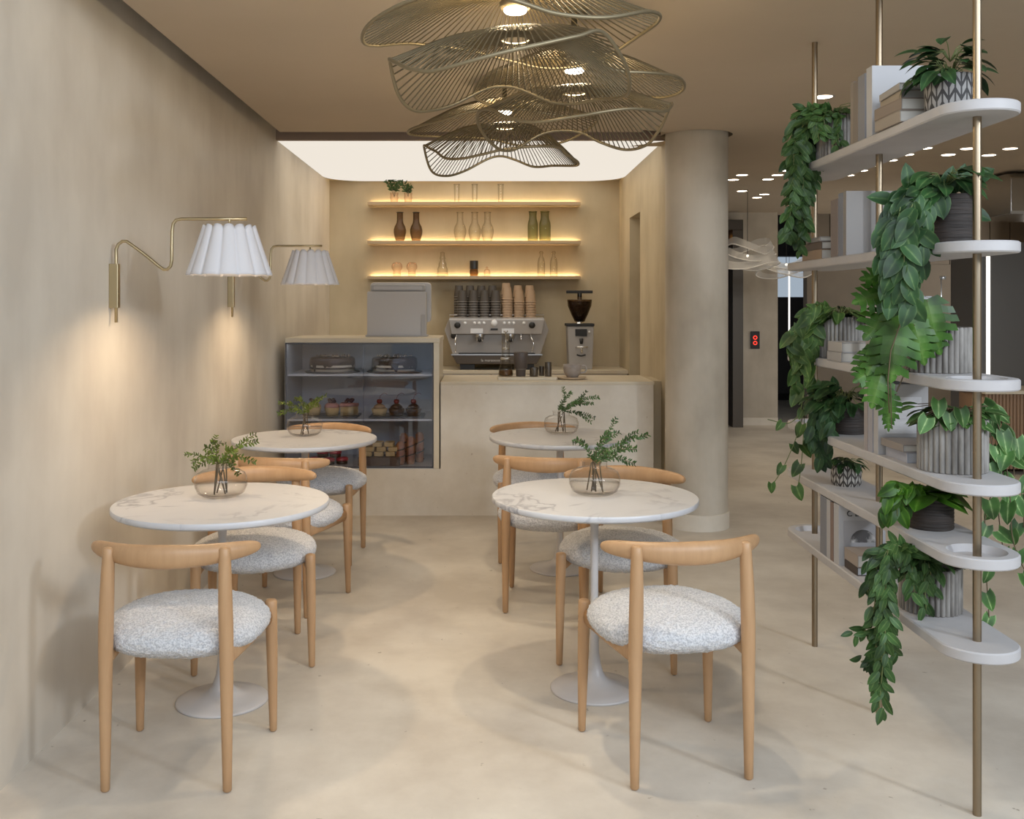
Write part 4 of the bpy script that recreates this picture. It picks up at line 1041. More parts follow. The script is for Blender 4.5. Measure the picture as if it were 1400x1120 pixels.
# ------------------------------------------------------------------ bar counter and cake case
bar = thing('bar_counter', 'cream travertine bar counter with pale top in front of the coffee machine', 'counter', (-.15, YC, 0))
bm = nb(); box(bm, XL + .152, 1.15 + .15, 0, .60, 0, .322); box(bm, -.165, 1.30, .001, .60, .322, .90); obj('stone_front', bm, M['trav'], bar, False)
bm = nb(); box(bm, -.165, 1.305, -.004, .635, .90, .922); obj('counter_top', bm, M['countertop'], bar, False, bevel=.003)
case = thing('cake_display_case', 'glass-fronted cake display case in the bar front on the left', 'display case', (-.855, YC, .322))
CX0, CX1, CZ = -.531, .531, .900          # local
bm = nb()
box(bm, CX0, CX1 + .004, .0, .62, CZ - .032, CZ)                               # top slab
box(bm, CX1 - .040, CX1, .0, .60, 0, CZ - .032)
obj('stone_surround', bm, M['countertop'], case, False, bevel=.003)
bm = nb(); box(bm, CX0, CX0 + .012, .0, .6, 0, CZ - .032); box(bm, CX0 + .012, CX1 - .04, .58, .6, 0, CZ - .032); box(bm, CX0 + .012, CX1 - .04, .0, .58, 0, .012)
obj('inner_lining', bm, mat('pale_steel_lining', (.47, .465, .465), .4), case, False)
fr = mat('graphite_frame', (.06, .06, .07), .4)
bm = nb(); x0, x1, z0, z1 = CX0 + .003, CX1 - .041, .006, CZ - .034
box(bm, x0, x0 + .008, -.004, .012, z0, z1); box(bm, x1 - .008, x1, -.004, .012, z0, z1); box(bm, x0, x1, -.004, .012, z0, z0 + .008); box(bm, x0, x1, -.004, .012, z1 - .008, z1)
obj('door_frame', bm, fr, case, False)
xm = (496.8 - CX) * YC / F + .855
bm = nb(); box(bm, x0 + .006, xm + .004, -.001, .001, z0 + .006, z1 - .006); obj('glass_door', bm, M['caseglass'], case, False)
bm = nb(); box(bm, xm - .004, x1 - .006, .005, .007, z0 + .006, z1 - .006); obj('glass_door', bm, M['caseglass'], case, False)
for zz in (.636, .326):
    bm = nb(); box(bm, x0 + .01, x1 - .002, .03, .575, zz, zz + .012); obj('shelf', bm, mat('frosted_shelf', (.62, .62, .64), .3), case, False)
bm = nb(); box(bm, x0 + .02, x1 - .02, .02, .035, z1 - .006, z1 - .002); obj('glow_strip', bm, emission('case_fill_glow', (.88, .93, 1.0), 7), case, False)  # added glowing strip, hidden behind the frame, to brighten the case inside

# pastries ---------------------------------------------------------
choc = mat('chocolate', (.040, .018, .010), .3); cream = mat('cream', (.72, .62, .48), .6); sponge = mat('pale_sponge', (.55, .38, .17), .8, bump=(60, .5, .004))
pinkic = mat('pink_icing', (.55, .26, .22), .5); cherry = mat('cherry', (.20, .015, .015), .2); berry = mat('dark_berry', (.06, .02, .03), .4); redm = mat('raspberry_glaze', (.42, .03, .05), .35); traym = mat('dark_tray', (.05, .05, .055), .4)
SZ1, SZ2, SZ0 = .322 + .648, .322 + .338, .322 + .012
def cake(label, x, y):
    t = thing('layer_cake', label, 'cake', (x, y, SZ1), 0, 'layer cakes in the display case')
    bm = nb(); lathe(bm, [(0, 0), (.19, 0), (.2, .008), (.19, .01), (0, .01)], 32); obj('plate', bm, traym, t)
    bm = nb(); lathe(bm, [(0, .011), (.155, .011), (.157, .08), (0, .08)], 40); obj('sponge', bm, cream, t)
    bm = nb(); lathe(bm, [(.15, .026), (.1585, .027), (.1585, .040), (.15, .041)], 40); lathe(bm, [(.15, .056), (.1585, .057), (.1585, .066), (.15, .067)], 40); obj('filling', bm, choc, t)
    bm = nb(); n = 72; rings = []
    for r, z, k in ((0, .112, 0), (.10, .114, 0), (.145, .110, 0), (.160, .098, 0), (.162, .080, 1), (.161, .06, 2)):
        rings.append([bm.verts.new((r * math.cos(2 * PI * i / n), r * math.sin(2 * PI * i / n), z - (0 if k == 0 else (.055 * max(0, noise.noise(Vector((i * .55, x * 9, k * .2)))) * k + .004)))) for i in range(n)])
    for a, b in zip(rings, rings[1:]):
        for i in range(n): bm.faces.new((a[i], a[(i + 1) % n], b[(i + 1) % n], b[i]))
    bmesh.ops.remove_doubles(bm, verts=bm.verts[:], dist=1e-5); obj('chocolate_glaze', bm, choc, t)
    bm = nb(); random.seed(int(-x * 100))
    for i in range(34):
        a = random.uniform(0, 2 * PI); r = .13 * random.random() ** .5; lathe(bm, [(0, -.008), (.010, 0), (0, .011)], 6, (r * math.cos(a), r * math.sin(a), .116))
    obj('topping', bm, mat('chocolate_curls', (.10, .05, .03), .5, col2=(.45, .36, .25), nscale=60), t)
cake('chocolate drip layer cake on the left of the case\'s top shelf', -1.10, 7.11)
cake('darker chocolate drip layer cake on the right of the case\'s top shelf', -.655, 7.11)
def tray(label, x, y, z, wx, wy):
    bm = nb(); box(bm, -wx, wx, -wy, wy, 0, .012); o = obj('serving_tray', bm, traym, smooth=False, loc=(x, y, z), bevel=.003); tag(o, label, 'tray', 'trays in the display case')
tray('dark tray under the fruit cakes, left of the middle case shelf', -1.09, 7.06, SZ2, .19, .13); tray('dark tray under the cherry tarts, right of the middle case shelf', -.63, 7.06, SZ2, .19, .13)
z2 = SZ2 + .0125
for i, (x, lab) in enumerate(((-1.22, 'yellow cupcake with dark berries, leftmost on the middle case shelf'), (-1.09, 'sponge cupcake with purple topping, second on the middle case shelf'), (-.965, 'pink-iced cake slice beside the purple-topped cupcake'))):
    t = thing('cupcake', lab, 'cake', (x, 7.03, z2), 0, 'small cakes on the middle case shelf')
    bm = nb()
    if i < 2: lathe(bm, [(0, 0), (.042, 0), (.055, .055), (0, .06)], 20, rfun=lambda a: 1 + .04 * math.sin(a * 16))
    else: prism(bm, [(-.06, -.045), (.06, 0), (-.06, .05)], 0, .06, 'z')
    obj('sponge', bm, sponge, t)
    bm = nb()
    if i < 2: lathe(bm, [(0, .055), (.055, .055), (.05, .072), (.03, .088), (0, .098)], 20)
    else: prism(bm, [(-.064, -.048), (.064, 0), (-.064, .053)], .061, .085, 'z')
    obj('icing', bm, (pinkic if i else sponge), t)
    bm = nb()
    for k in range(7): lathe(bm, [(0, -.014), (.011, -.008), (.015, 0), (.011, .009), (0, .014)], 8, (random.uniform(-.03, .03), random.uniform(-.03, .02), .098 + .008 * (k % 2)))
    obj('berries', bm, berry, t)
for i, x in enumerate((-.755, -.635, -.515)):
    t = thing('cherry_tart', f'chocolate tart topped with a stemmed cherry, {("leftmost", "middle", "rightmost")[i]} on the middle case shelf', 'tart', (x, 7.03, z2), 0, 'cherry tarts in the display case')
    bm = nb(); lathe(bm, [(0, 0), (.045, 0), (.058, .045), (.05, .048), (0, .05)], 20, rfun=lambda a: 1 + .05 * math.sin(a * 14)); obj('case', bm, [sponge, choc, choc][i], t)
    bm = nb(); lathe(bm, [(0, .048), (.046, .05), (.036, .068), (.015, .08), (0, .085)], 20); obj('filling', bm, choc if i else mat('caramel', (.32, .18, .08), .4), t)
    bm = nb(); lathe(bm, [(0, .078), (.016, .083), (.021, .097), (.016, .11), (0, .112)], 14); tube(bm, catmull([(0, 0, .112), (.01, 0, .14), (.035, 0, .155), (.055, 0, .145)], 6), .0016, 5); obj('cherry', bm, cherry, t)
for i, (x, y, k) in enumerate(((-1.20, 7.0, 0), (-1.105, 6.97, 0), (-1.015, 7.0, 0), (-1.15, 7.0, 1), (-1.06, 6.99, 1))):
    t = thing('glazed_cake', f'red glazed round cake, {("front left", "front middle", "front right", "upper left", "upper right")[i]} on the case floor', 'cake', (x, y, SZ0 + .0005 + k * .05), 0, 'red glazed cakes on the case floor')
    bm = nb(); lathe(bm, [(0, 0), (.040, 0), (.040, .022), (0, .022)], 20); obj('sponge', bm, choc, t)
    bm = nb(); lathe(bm, [(0, .023), (.044, .023), (.046, .034), (.038, .046), (0, .049)], 20); obj('glaze', bm, redm, t)
pz = 0; idx = 0
for lv, n in ((0, 3), (1, 3), (2, 2)):
    for i in range(n):
        xx = -.83 + i * .078 + lv * .018 * (1 if lv < 2 else 2)
        bm = nb(); prism(bm, rrect(-.034, .034, -.05, .05, .012), 0, .032, 'z')
        o = obj('golden_pastry', bm, sponge, smooth=False, loc=(xx, 6.98, SZ0 + .06 + lv * .033), rot=(0, 0, .1 * (i - 1)), bevel=.006)
        tag(o, f'golden square pastry, {ordn(i)} from left in the {("bottom", "middle", "top")[lv]} layer of the pile', 'pastry', 'golden pastries piled in the case')
bm = nb(); box(bm, -.14, .15, -.09, .09, 0, .059); o = obj('pastry_box', bm, mat('brown_card', (.10, .06, .04), .7), smooth=False, loc=(-.75, 6.98, SZ0), bevel=.003); tag(o, 'dark brown stand under the pile of golden pastries', 'stand')
for i, (x, y, h) in enumerate(((-.59, 7.10, .20), (-.53, 6.99, .19), (-.475, 7.08, .21), (-.60, 6.96, .16))):
    t = thing('eclair', f'upright chocolate-striped pastry stick, {ordn(i)} of the four at the case\'s right', 'pastry', (x, y, SZ0), 0, 'upright pastry sticks in the case')
    bm = nb(); lathe(bm, [(0, 0), (.026, 0), (.03, .02), (.03, h - .02), (.018, h), (0, h + .004)], 14); obj('pastry', bm, mat('baked_brown', (.26, .075, .035), .5, col2=(.40, .17, .07), nscale=16), t)
    bm = nb(); tube(bm, catmull([(.028 * math.cos(k * 1.1) * 1.12, .028 * math.sin(k * 1.1) * 1.12, .02 + (h - .04) * k / 14) for k in range(15)], 4), .0045, 6); obj('chocolate_stripe', bm, choc, t)

# payment terminal -------------------------------------------------
z = .322 + .900
pt = thing('cash_register', 'pale grey cash register terminal standing on the cake case', 'cash register', (-.635, 7.22, z))
bm = nb(); prism(bm, rrect(-.225, .20, 0, .325, .012), -.05, .05, 'y'); obj('body', bm, M['posgrey'], pt, False, bevel=.004)
bm = nb(); prism(bm, rrect(-.215, .232, .1, .392, .03), .052, .10, 'y'); obj('screen_back', bm, M['posgrey'], pt, False, bevel=.008)
bm = nb(); prism(bm, rrect(-.20, .19, .327, .375, .014), -.02, .051, 'y'); obj('hinge_ridge', bm, M['posgrey2'], pt, False, bevel=.006)
bm = nb(); prism(bm, rrect(-.18, .17, .337, .364, .01), -.03, -.021, 'y'); obj('vent', bm, M['posgrey'], pt, False)
bm = nb(); box(bm, .165, .195, -.058, -.051, .0, .16); obj('side_ridge', bm, M['posgrey2'], pt, False, bevel=.002)
bm = nb(); box(bm, -.235, .21, -.07, .12, 0, .012); obj('base_plate', bm, M['posgrey2'], pt, False, bevel=.003)

# ------------------------------------------------------------------ things on the bar
BZ = .922
o_y = 7.10
bm = nb(); prism(bm, rrect(-.21, .21, -.12, .12, .012), 0, .020, 'z'); o = obj('serving_board', bm, M['countertop'], smooth=False, loc=(.288, o_y, BZ), bevel=.003); tag(o, 'long pale stone board holding the coffee maker and dark cups on the bar', 'tray')
tz = BZ + .0205
cm = thing('glass_coffee_maker', 'tall glass coffee maker with a collar, left on the stone board', 'coffee maker', W(691.5, 514, o_y) * 1)
cm.location.z = tz
bm = nb(); lathe(bm, [(0, .003), (.050, .003), (.054, .012), (.046, .06), (.032, .105), (.030, .125), (.032, .14)], 32); obj('flask', bm, M['glassware'], cm)
bm = nb(); lathe(bm, [(0, .005), (.048, .006), (.049, .02), (.046, .045), (0, .045)], 28); obj('coffee', bm, M['amber'], cm)
bm = nb(); lathe(bm, [(0, .11), (.026, .112), (.028, .15), (.029, .30), (.033, .305)], 28); obj('plunger_tube', bm, M['glassware'], cm)
bm = nb(); lathe(bm, [(.033, .118), (.037, .120), (.037, .132), (.033, .134)], 24); obj('collar', bm, M['steel'], cm)
bm = nb(); tube(bm, catmull([(.034, 0, .12), (.066, 0, .11), (.072, 0, .07), (.052, 0, .03)], 6), .006, 8); obj('handle', bm, M['glassware'], cm)
bm = nb(); lathe(bm, [(0, .19), (.027, .19), (.027, .20), (.004, .205), (.004, .31), (.016, .312), (.016, .325), (0, .326)], 20); obj('plunger', bm, M['steel'], cm)
tb = thing('travel_tumbler', 'matt dark brown tumbler in the middle of the stone board', 'cup', (W(712, 514, o_y).x, o_y, tz))
bm = nb(); lathe(bm, [(0, 0), (.032, 0), (.034, .003), (.036, .05), (.047, .058), (.051, .165), (.049, .172), (.045, .17), (.044, .06)], 32); obj('body', bm, mat('brown_enamel', (.095, .075, .065), .5), tb)
bm = nb(); lathe(bm, [(.0365, .049), (.0385, .051), (.0385, .056), (.0365, .057)], 32); obj('band', bm, M['mattgrey'], tb)
for px, r, h, dy, lab in ((730, .030, .064, -.03, 'short dark steel cup beside the brown tumbler'), (740.5, .021, .066, .05, 'small dark steel cup behind the other two on the board'), (749.5, .024, .100, -.02, 'taller dark steel cup at the right end of the board')):
    t = thing('steel_cup', lab, 'cup', ((px - CX) * (o_y + dy) / F, o_y + dy, tz), 0, 'dark steel cups on the stone board')
    bm = nb(); lathe(bm, [(0, 0), (r * .95, 0), (r, .003), (r, h), (r * .93, h), (r * .92, .01), (0, .01)], 28); obj('body', bm, mat('gunmetal', (.16, .145, .13), .25, metal=.9), t, auto=40)
pl = obj('wooden_saucer', (lambda b: (lathe(b, [(0, 0), (.085, 0), (.107, .010), (.107, .017), (.098, .0165), (.08, .013), (0, .013)], 40), b)[1])(nb()), mat('pale_wood', (.50, .38, .25), .5), loc=((781 - CX) * 7.09 / F, 7.09, BZ)); tag(pl, 'round pale wooden saucer under the grey mug on the bar', 'saucer')
mg2 = thing('mug', 'wide grey-brown mug with a round handle on the wooden saucer', 'mug', ((782.5 - CX) * 7.09 / F, 7.09, BZ + .0135))
bm = nb(); lathe(bm, [(0, 0), (.036, 0), (.042, .004), (.060, .035), (.066, .07), (.067, .092), (.063, .093), (.06, .07), (.04, .012), (0, .01)], 36); obj('bowl', bm, mat('stoneware', (.30, .255, .22), .55, col2=(.36, .31, .27), nscale=30), mg2)
bm = nb(); tube(bm, catmull([(.062, 0, .078), (.088, 0, .082), (.100, 0, .060), (.088, 0, .035), (.056, 0, .030)], 6), .0065, 10); obj('handle', bm, M['mattgrey'], mg2)

# ------------------------------------------------------------------ back counter, espresso machine, grinder
bkc = thing('back_counter', 'stone back counter under the wall shelves carrying the coffee machine', 'counter', (-.11, 8.6, 0))
bm = nb(); box(bm, -1.33, 1.33, .02, .598, 0, .855); obj('cabinet_body', bm, M['trav'], bkc, False)
bm = nb(); box(bm, -1.338, 1.338, 0, .598, .855, .885); obj('counter_top', bm, M['countertop'], bkc, False, bevel=.003)
KZ = .885
em = thing('espresso_machine', 'two-group steel espresso machine with stacked cups on the back counter', 'coffee machine', (.09, 8.66, KZ))
s_ = 8.62 / F
def ex(px): return (px - 680.5) * s_
def ez(py): return (CY - py) * s_ + EYE - KZ
bm = nb(); prism(bm, [(ex(614), ez(436)), (ex(608), ez(452)), (ex(620), ez(487)), (ex(741), ez(487)), (ex(753), ez(452)), (ex(747), ez(436))], .10, .44, 'y'); obj('side_body', bm, M['mattgrey'], em, False, bevel=.004)
bm = nb(); prism(bm, [(.0, ez(437)), (.10, ez(434.5)), (.12, ez(457)), (.035, ez(457))], ex(615), ex(746), 'x')
for v in bm.verts:
    if v.co.z < ez(450): v.co.x *= .945
obj('control_panel', bm, M['panel'], em, False, bevel=.003)
bm = nb(); prism(bm, [(ex(619), ez(486)), (ex(742), ez(486)), (ex(735), ez(498)), (ex(626), ez(498))], -.02, .42, 'y'); base = obj('base', bm, M['espbase'], em, False, bevel=.003)
bm = nb(); box(bm, ex(618), ex(743), -.026, .12, ez(486), ez(484.5)); obj('drip_tray', bm, M['steel'], em, False)
bm = nb(); box(bm, ex(628), ex(733), -.005, .1, ez(484.4), ez(483)); obj('drip_grid', bm, M['darkmetal'], em, False)
bm = nb(); box(bm, ex(630), ex(650), .02, .3, 0, ez(498)); obj('foot', bm, M['dark'], em, False)
bm = nb(); box(bm, ex(712), ex(732), .02, .3, 0, ez(498)); obj('foot', bm, M['dark'], em, False)
text('la marzocco', .034, (ex(672), -.021, ez(494.6)), (PI / 2, 0, 0), mat('pale_script', (.6, .56, .5), .4), base)
tilt = math.atan2(.035, ez(437) - ez(457))
def onpanel(py): return .035 * (py - 437) / 20 - .001
for px in (626.5, 729):
    bm = nb(); disc(bm, (ex(px), onpanel(445), ez(445)), .027, .02, 20, 'y'); obj('steam_knob', bm, M['dark'], em)
white = mat('white_button', (.8, .8, .8), .3)
for px in (637, 650, 656.5, 663, 691, 697.5, 704, 718):
    bm = nb(); disc(bm, (ex(px), onpanel(442), ez(442)), .0135, .008, 14, 'y'); obj('button', bm, white, em)
bm = nb(); disc(bm, (ex(677), onpanel(442), ez(442)), .028, .012, 24, 'y'); obj('pressure_gauge', bm, white, em)
bm = nb(); box(bm, ex(672), ex(682), onpanel(450) - .006, onpanel(450) + .004, ez(452), ez(449.5)); obj('display', bm, M['dark'], em, False)
for px in (653, 696):
    bm = nb(); box(bm, ex(px - 8.5), ex(px + 8.5), onpanel(453) - .006, onpanel(453) + .006, ez(456), ez(449.5)); obj('label_plate', bm, white, em, False)
for px in (657, 699):
    bm = nb(); lathe(bm, [(0, 0), (.042, 0), (.042, -.03), (.036, -.035), (.036, -.05), (0, -.05)], 20, (ex(px), .06, ez(457))); g_ = obj('group_head', bm, M['steel'], em, auto=40)
    bm = nb(); tube(bm, [(ex(px), .03, ez(461)), (ex(px), -.03, ez(463)), (ex(px), -.10, ez(465))], [.012, .015, .017], 10); obj('portafilter', bm, M['dark'], g_)
    bm = nb()
    for dx in (-1, 1): tube(bm, [(ex(px), .05, ez(463)), (ex(px) + dx * .022, .045, ez(465.5)), (ex(px) + dx * .024, .045, ez(468))], .006, 6)
    obj('spout', bm, M['chrome'], g_)
for px, dx in ((625.5, 1), (727, -1)):
    bm = nb(); tube(bm, catmull([(ex(px), .05, ez(457)), (ex(px + 1.5 * -dx), .01, ez(463)), (ex(px - 2 * dx + (0 if dx > 0 else 2)), -.005, ez(470)), (ex(px - 1.5 * dx), -.005, ez(482))], 5), .0055, 8); obj('steam_wand', bm, M['chrome'], em)
bm = nb(); tube(bm, catmull([(ex(714), .05, ez(457)), (ex(714), .02, ez(461)), (ex(714), .015, ez(465))], 4), .007, 8); obj('water_spout', bm, M['chrome'], em)
bm = nb(); disc(bm, (ex(621), .09, ez(459.5)), .026, .03, 18, 'y'); obj('side_knob', bm, M['dark'], em)
bm = nb(); tube(bm, [(ex(615), .13, ez(436)), (ex(615), .13, ez(431)), (ex(746), .13, ez(431)), (ex(746), .13, ez(436))], .005, 6)
tube(bm, [(ex(615), .13, ez(431)), (ex(615), .42, ez(431)), (ex(746), .42, ez(431)), (ex(746), .13, ez(431))], .005, 6); obj('cup_rail', bm, M['steel'], em)
# stacked cups on the machine
TOPZ = KZ + ez(434.0) - .003
dk = mat('black_paper_cup', (.070, .058, .047), .55); rimd = mat('cup_rim', (.22, .20, .18), .4); tn = mat('kraft_paper_cup', (.42, .29, .185), .65); rimt = mat('kraft_rim', (.48, .35, .24), .6)
def cup(name, label, loc, m, mr, group):
    t = thing(name, label, 'cup', loc, 0, group); r0, r1, h = .046, .034, .105     # upside down: wide rim below
    bm = nb(); lathe(bm, [(r0, .004), (r1, h), (0, h)], 20); obj('cup_wall', bm, m, t, auto=40)
    bm = nb(); tube(bm, [((r0 + .0012) * math.cos(2 * PI * i / 20), (r0 + .0012) * math.sin(2 * PI * i / 20), .004) for i in range(20)], .0032, 6, closed=True); obj('rim', bm, mr, t)
    return t
dkc = tnc = None
nmv = ['leftmost', 'second', 'third', 'fourth']
PITCH = .0225
for row, (dy, nc) in enumerate(((8.80, 7), (8.93, 9))):
    for i in range(4):
        X = (632 + i * 15.2 - row * 4.5 - CX) * dy / F
        for k in range(nc):
            lab = f'black paper cup, {ordn(k)} from bottom in the {nmv[i]} {"front" if row == 0 else "back"} black stack'
            if dkc is None: dkc = cup('paper_cup', lab, (X, dy, TOPZ), dk, rimd, 'black paper cups on the espresso machine'); dkk = kids(dkc)
            else: dup(dkc, (X, dy, TOPZ + k * PITCH), 0, lab, None, dkk)
    for i in range(3):
        X = (693.5 + i * 16.0 - row * 1.5 - CX) * dy / F; n_ = nc + (1 if i == 0 else 0)
        for k in range(n_):
            lab = f'kraft paper cup, {ordn(k)} from bottom in the {nmv[i]} {"front" if row == 0 else "back"} brown stack'
            if tnc is None: tnc = cup('paper_cup', lab, (X, dy, TOPZ), tn, rimt, 'brown paper cups on the espresso machine'); tnk = kids(tnc)
            else: dup(tnc, (X, dy, TOPZ + k * PITCH), 0, lab, None, tnk)
# grinder
gr = thing('coffee_grinder', 'coffee grinder with a bean-filled hopper on the back counter', 'coffee grinder', ((794 - CX) * 8.75 / F, 8.75, KZ))
q = 8.75 / F
def gx(px): return (px - 794) * q
def gz(py): return (CY - py) * q + EYE - KZ
bm = nb(); prism(bm, [(gx(776), gz(446)), (gx(812), gz(446)), (gx(810), 0), (gx(778), 0)], 0, .22, 'y'); obj('body', bm, M['posgrey2'], gr, False, bevel=.006)
bm = nb(); box(bm, gx(774.5), gx(812.5), -.01, .22, gz(446), gz(442.5)); obj('top_plate', bm, M['dark'], gr, False, bevel=.003)
bm = nb(); lathe(bm, [(.11, gz(411)), (.106, gz(418)), (.075, gz(430)), (.05, gz(438)), (.045, gz(440))], 28, (0, .11, 0)); obj('hopper', bm, M['smoke'], gr)
bm = nb(); lathe(bm, [(0, gz(412)), (.098, gz(412)), (.094, gz(418)), (.066, gz(430)), (.045, gz(437)), (0, gz(438))], 28, (0, .11, 0)); obj('coffee_beans', bm, mat('roasted_beans', (.035, .018, .010), .35, bump=(90, 1, .01), col2=(.09, .045, .025), nscale=70), gr)
bm = nb(); lathe(bm, [(0, gz(411)), (.11, gz(411)), (.11, gz(409.5)), (.02, gz(409.5)), (.02, gz(401)), (0, gz(401))], 28, (0, .11, 0)); obj('hopper_lid', bm, M['smoke'], gr)
bm = nb(); box(bm, gx(775.5), gx(812), .095, .125, gz(401), gz(397)); box(bm, gx(791), gx(797), .10, .12, gz(406), gz(401)); obj('tamper_bar', bm, M['dark'], gr, False, bevel=.004)
bm = nb(); lathe(bm, [(.045, gz(440)), (.03, gz(437)), (.035, gz(441)), (.05, gz(446))], 20, (0, .11, 0)); obj('neck', bm, M['chrome'], gr)
bm = nb(); box(bm, gx(786.5), gx(802.5), -.012, 0, gz(459.5), gz(450)); obj('display', bm, M['dark'], gr, False, bevel=.002)
bm = nb(); disc(bm, (gx(805.5), -.0, gz(454)), .010, .012, 12, 'y'); obj('dial', bm, white, gr)
bm = nb(); tube(bm, [(gx(794.5), -.02, gz(463)), (gx(794.5), -.03, gz(470))], [.018, .012], 12); obj('chute', bm, M['dark'], gr)
bm = nb(); tube(bm, catmull([(gx(787), 0, gz(475)), (gx(787.5), -.06, gz(474)), (gx(794.5), -.075, gz(474)), (gx(802), -.06, gz(474)), (gx(802), 0, gz(475))], 4), .006, 6); tube(bm, [(gx(794.5), -.06, gz(474)), (gx(794.5), -.05, gz(482))], .010, 8); obj('portafilter_fork', bm, M['chrome'], gr)
bm = nb(); tube(bm, catmull([(gx(788.5), -.003, gz(485)), (gx(794.5), -.004, gz(486.5)), (gx(800.5), -.003, gz(485))], 4), .006, 6); obj('badge', bm, M['dark'], gr)

# ------------------------------------------------------------------ wall shelves with glassware
wshelf = mat('wall_shelf_oak', (.42, .31, .19), .5); led = emission('warm_led', (1, .74, .40), 48)
SZ = [2.384, 2.032, 1.713]
for i, z in enumerate(SZ):
    t = thing('wall_shelf', f'{("topmost", "middle", "lowest")[i]} long back-lit wall shelf above the coffee machine', 'shelf', (-.112, 9.2, z), 0, 'back-lit wall shelves')
    bm = nb(); box(bm, -.965, .965, -.195, -.022, -.030, 0); box(bm, -.965, .965, -.0215, -.0005, -.030, -.016); obj('board', bm, wshelf, t, False, bevel=.002)
    bm = nb(); box(bm, -.955, .955, -.018, -.006, -.0155, -.010); obj('glow_strip', bm, led, t, False)
def glassware(name, label, cat, px, z, prof, m, group, Y=9.085, extra=None):
    t = thing(name, label, cat, ((px - CX) * Y / F, Y, z + .0005), 0, group)
    bm = nb(); lathe(bm, prof, 24); obj('body', bm, m, t, auto=50)
    if extra: extra(t)
    return t
car = [(0, .002), (.038, .002), (.042, .01), (.056, .07), (.057, .10), (.050, .13), (.032, .165), (.028, .19), (.028, .255), (.032, .262)]
def rimring(r, zz, m):
    def f(t):
        bm = nb(); tube(bm, [(r * math.cos(2 * PI * i / 20), r * math.sin(2 * PI * i / 20), zz) for i in range(20)], .003, 5, closed=True); obj('lip', bm, m, t)
    return f
z = SZ[1]
glassware('smoked_carafe', 'smoked brown glass carafe, leftmost on the middle wall shelf', 'carafe', 546.8, z, car, M['smoke'], 'smoked carafes', extra=rimring(.031, .262, M['dark']))
glassware('smoked_carafe', 'smoked brown glass carafe, second from left on the middle wall shelf', 'carafe', 569, z, car, M['smoke'], 'smoked carafes', extra=rimring(.031, .262, M['dark']))
for k, px in enumerate((629, 649, 666.5)):
    glassware('clear_carafe', f'clear glass carafe, {("left", "middle", "right")[k]} of three on the middle wall shelf', 'carafe', px, z, car, M['glassware'], 'clear carafes', extra=rimring(.031, .262, M['glassware']))
bot = [(0, .002), (.045, .002), (.048, .008), (.048, .14), (.046, .165), (.036, .20), (.034, .225), (.036, .262), (.04, .268)]
glassware('green_bottle', 'olive green glass bottle, left of the pair on the middle wall shelf', 'bottle', 728.5, z, bot, M['green'], 'green bottles', extra=rimring(.038, .268, M['green']))
glassware('green_bottle', 'olive green glass bottle, right of the pair on the middle wall shelf', 'bottle', 745, z, [(r * 1.1, q_) for r, q_ in bot], M['green'], 'green bottles', Y=9.07, extra=rimring(.042, .268, M['green']))
z = SZ[2]
for k, px in enumerate((542.7, 563)):
    glassware('pink_glass', f'pink glass tumbler with a domed cover, {("left", "right")[k]} of the pair on the lowest wall shelf', 'glass', px, z, [(0, .002), (.034, .002), (.036, .01), (.034, .05), (.048, .07), (.05, .09), (.044, .11), (.03, .123), (0, .127)], M['pink'], 'pink glasses')
glassware('tiered_glass', 'clear glass tiered bottle tapering upward on the lowest wall shelf', 'bottle', 605, z, [(0, .002), (.05, .002), (.052, .01), (.046, .05), (.05, .06), (.034, .095), (.038, .105), (.02, .145), (.026, .16), (.018, .19), (.02, .215), (0, .222)], M['glassware'], None)
def lid(t):
    bm = nb(); lathe(bm, [(0, .14), (.038, .14), (.039, .136), (.039, .066), (.037, .064)], 24); obj('metal_lid', bm, M['darkmetal'], t, auto=40)
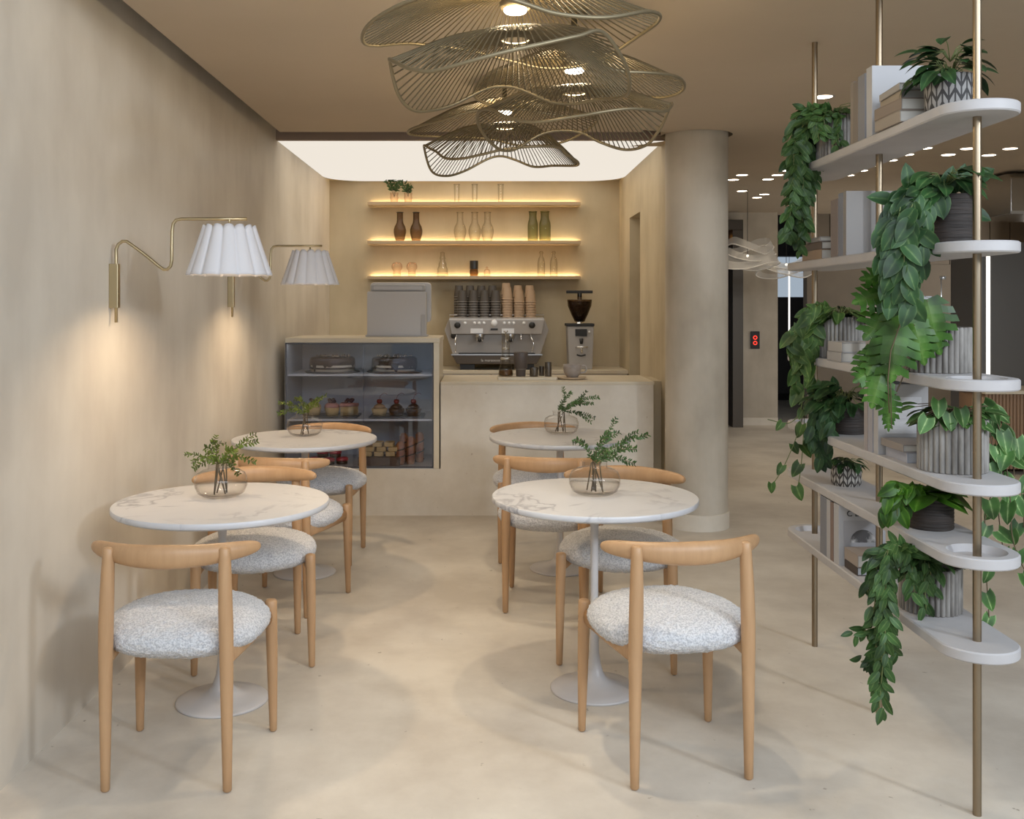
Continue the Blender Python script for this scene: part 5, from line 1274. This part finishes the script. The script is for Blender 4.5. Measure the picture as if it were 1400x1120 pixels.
glassware('lidded_jar', 'small amber jar with a tall dark metal lid on the lowest wall shelf', 'jar', 648, z, [(0, .002), (.036, .002), (.04, .03), (.036, .062)], M['amber'], None, extra=lid)
glassware('pink_glass', 'tiny pink glass with a knob beside the lidded jar', 'glass', 665.8, z, [(0, .002), (.026, .002), (.03, .04), (.022, .058), (.008, .066), (.012, .078), (0, .088)], M['pink'], None)
for k, px in enumerate((740, 757)):
    glassware('slim_bottle', f'slim clear glass bottle with stopper, {("left", "right")[k]} of the pair on the lowest wall shelf', 'bottle', px, z, [(0, .002), (.032, .002), (.034, .01), (.034, .12), (.026, .16), (.014, .18), (.013, .20), (.02, .212), (.012, .228), (0, .23)], M['glassware'], 'slim clear bottles')
z = SZ[0]
for k, px in enumerate((624.5, 649, 684.5)):
    glassware('tall_glass', f'tall narrow clear glass, {("left", "middle", "right")[k]} of three on the topmost wall shelf', 'glass', px, z, [(0, .004), (.022, .004), (.023, .02), (.026, .155), (.027, .165)], M['glassware'], 'tall narrow glasses', extra=rimring(.027, .165, M['glassware']))
random.seed(4)
for k, (px, tips) in enumerate(((539, [(527, 246), (532, 244), (540, 245), (548, 250), (545, 247)]), (558, [(548, 250), (553, 251), (559, 256), (562, 254)]))):
    Y = 9.085; loc = ((px - CX) * Y / F, Y, z + .0005)
    P = Plant('glass_plant_cup', f'pink glass cup with a feathery plant, {("left", "right")[k]} of the pair on the topmost wall shelf', loc, 'feathery plants in pink cups'); P.root['category'] = 'plant'
    bm = nb(); lathe(bm, [(0, .002), (.032, .002), (.035, .03), (.038, .045), (.035, .06), (.038, .09)], 24); obj('glass_cup', bm, M['pink'], P.root)
    for tp in tips:
        b = Vector(loc) + Vector((0, 0, .05)); e = W(tp[0], tp[1], Y + random.uniform(-.05, .02))
        P.strand([b, b.lerp(e, .6) + Vector((0, 0, .03)), e], .012, .045, .012, 'lance', .6, stem_r=.0015, jitter=.002, droop=.3, start=.35, down=.1)
    P.done('leaf_sprig2', 'stem')
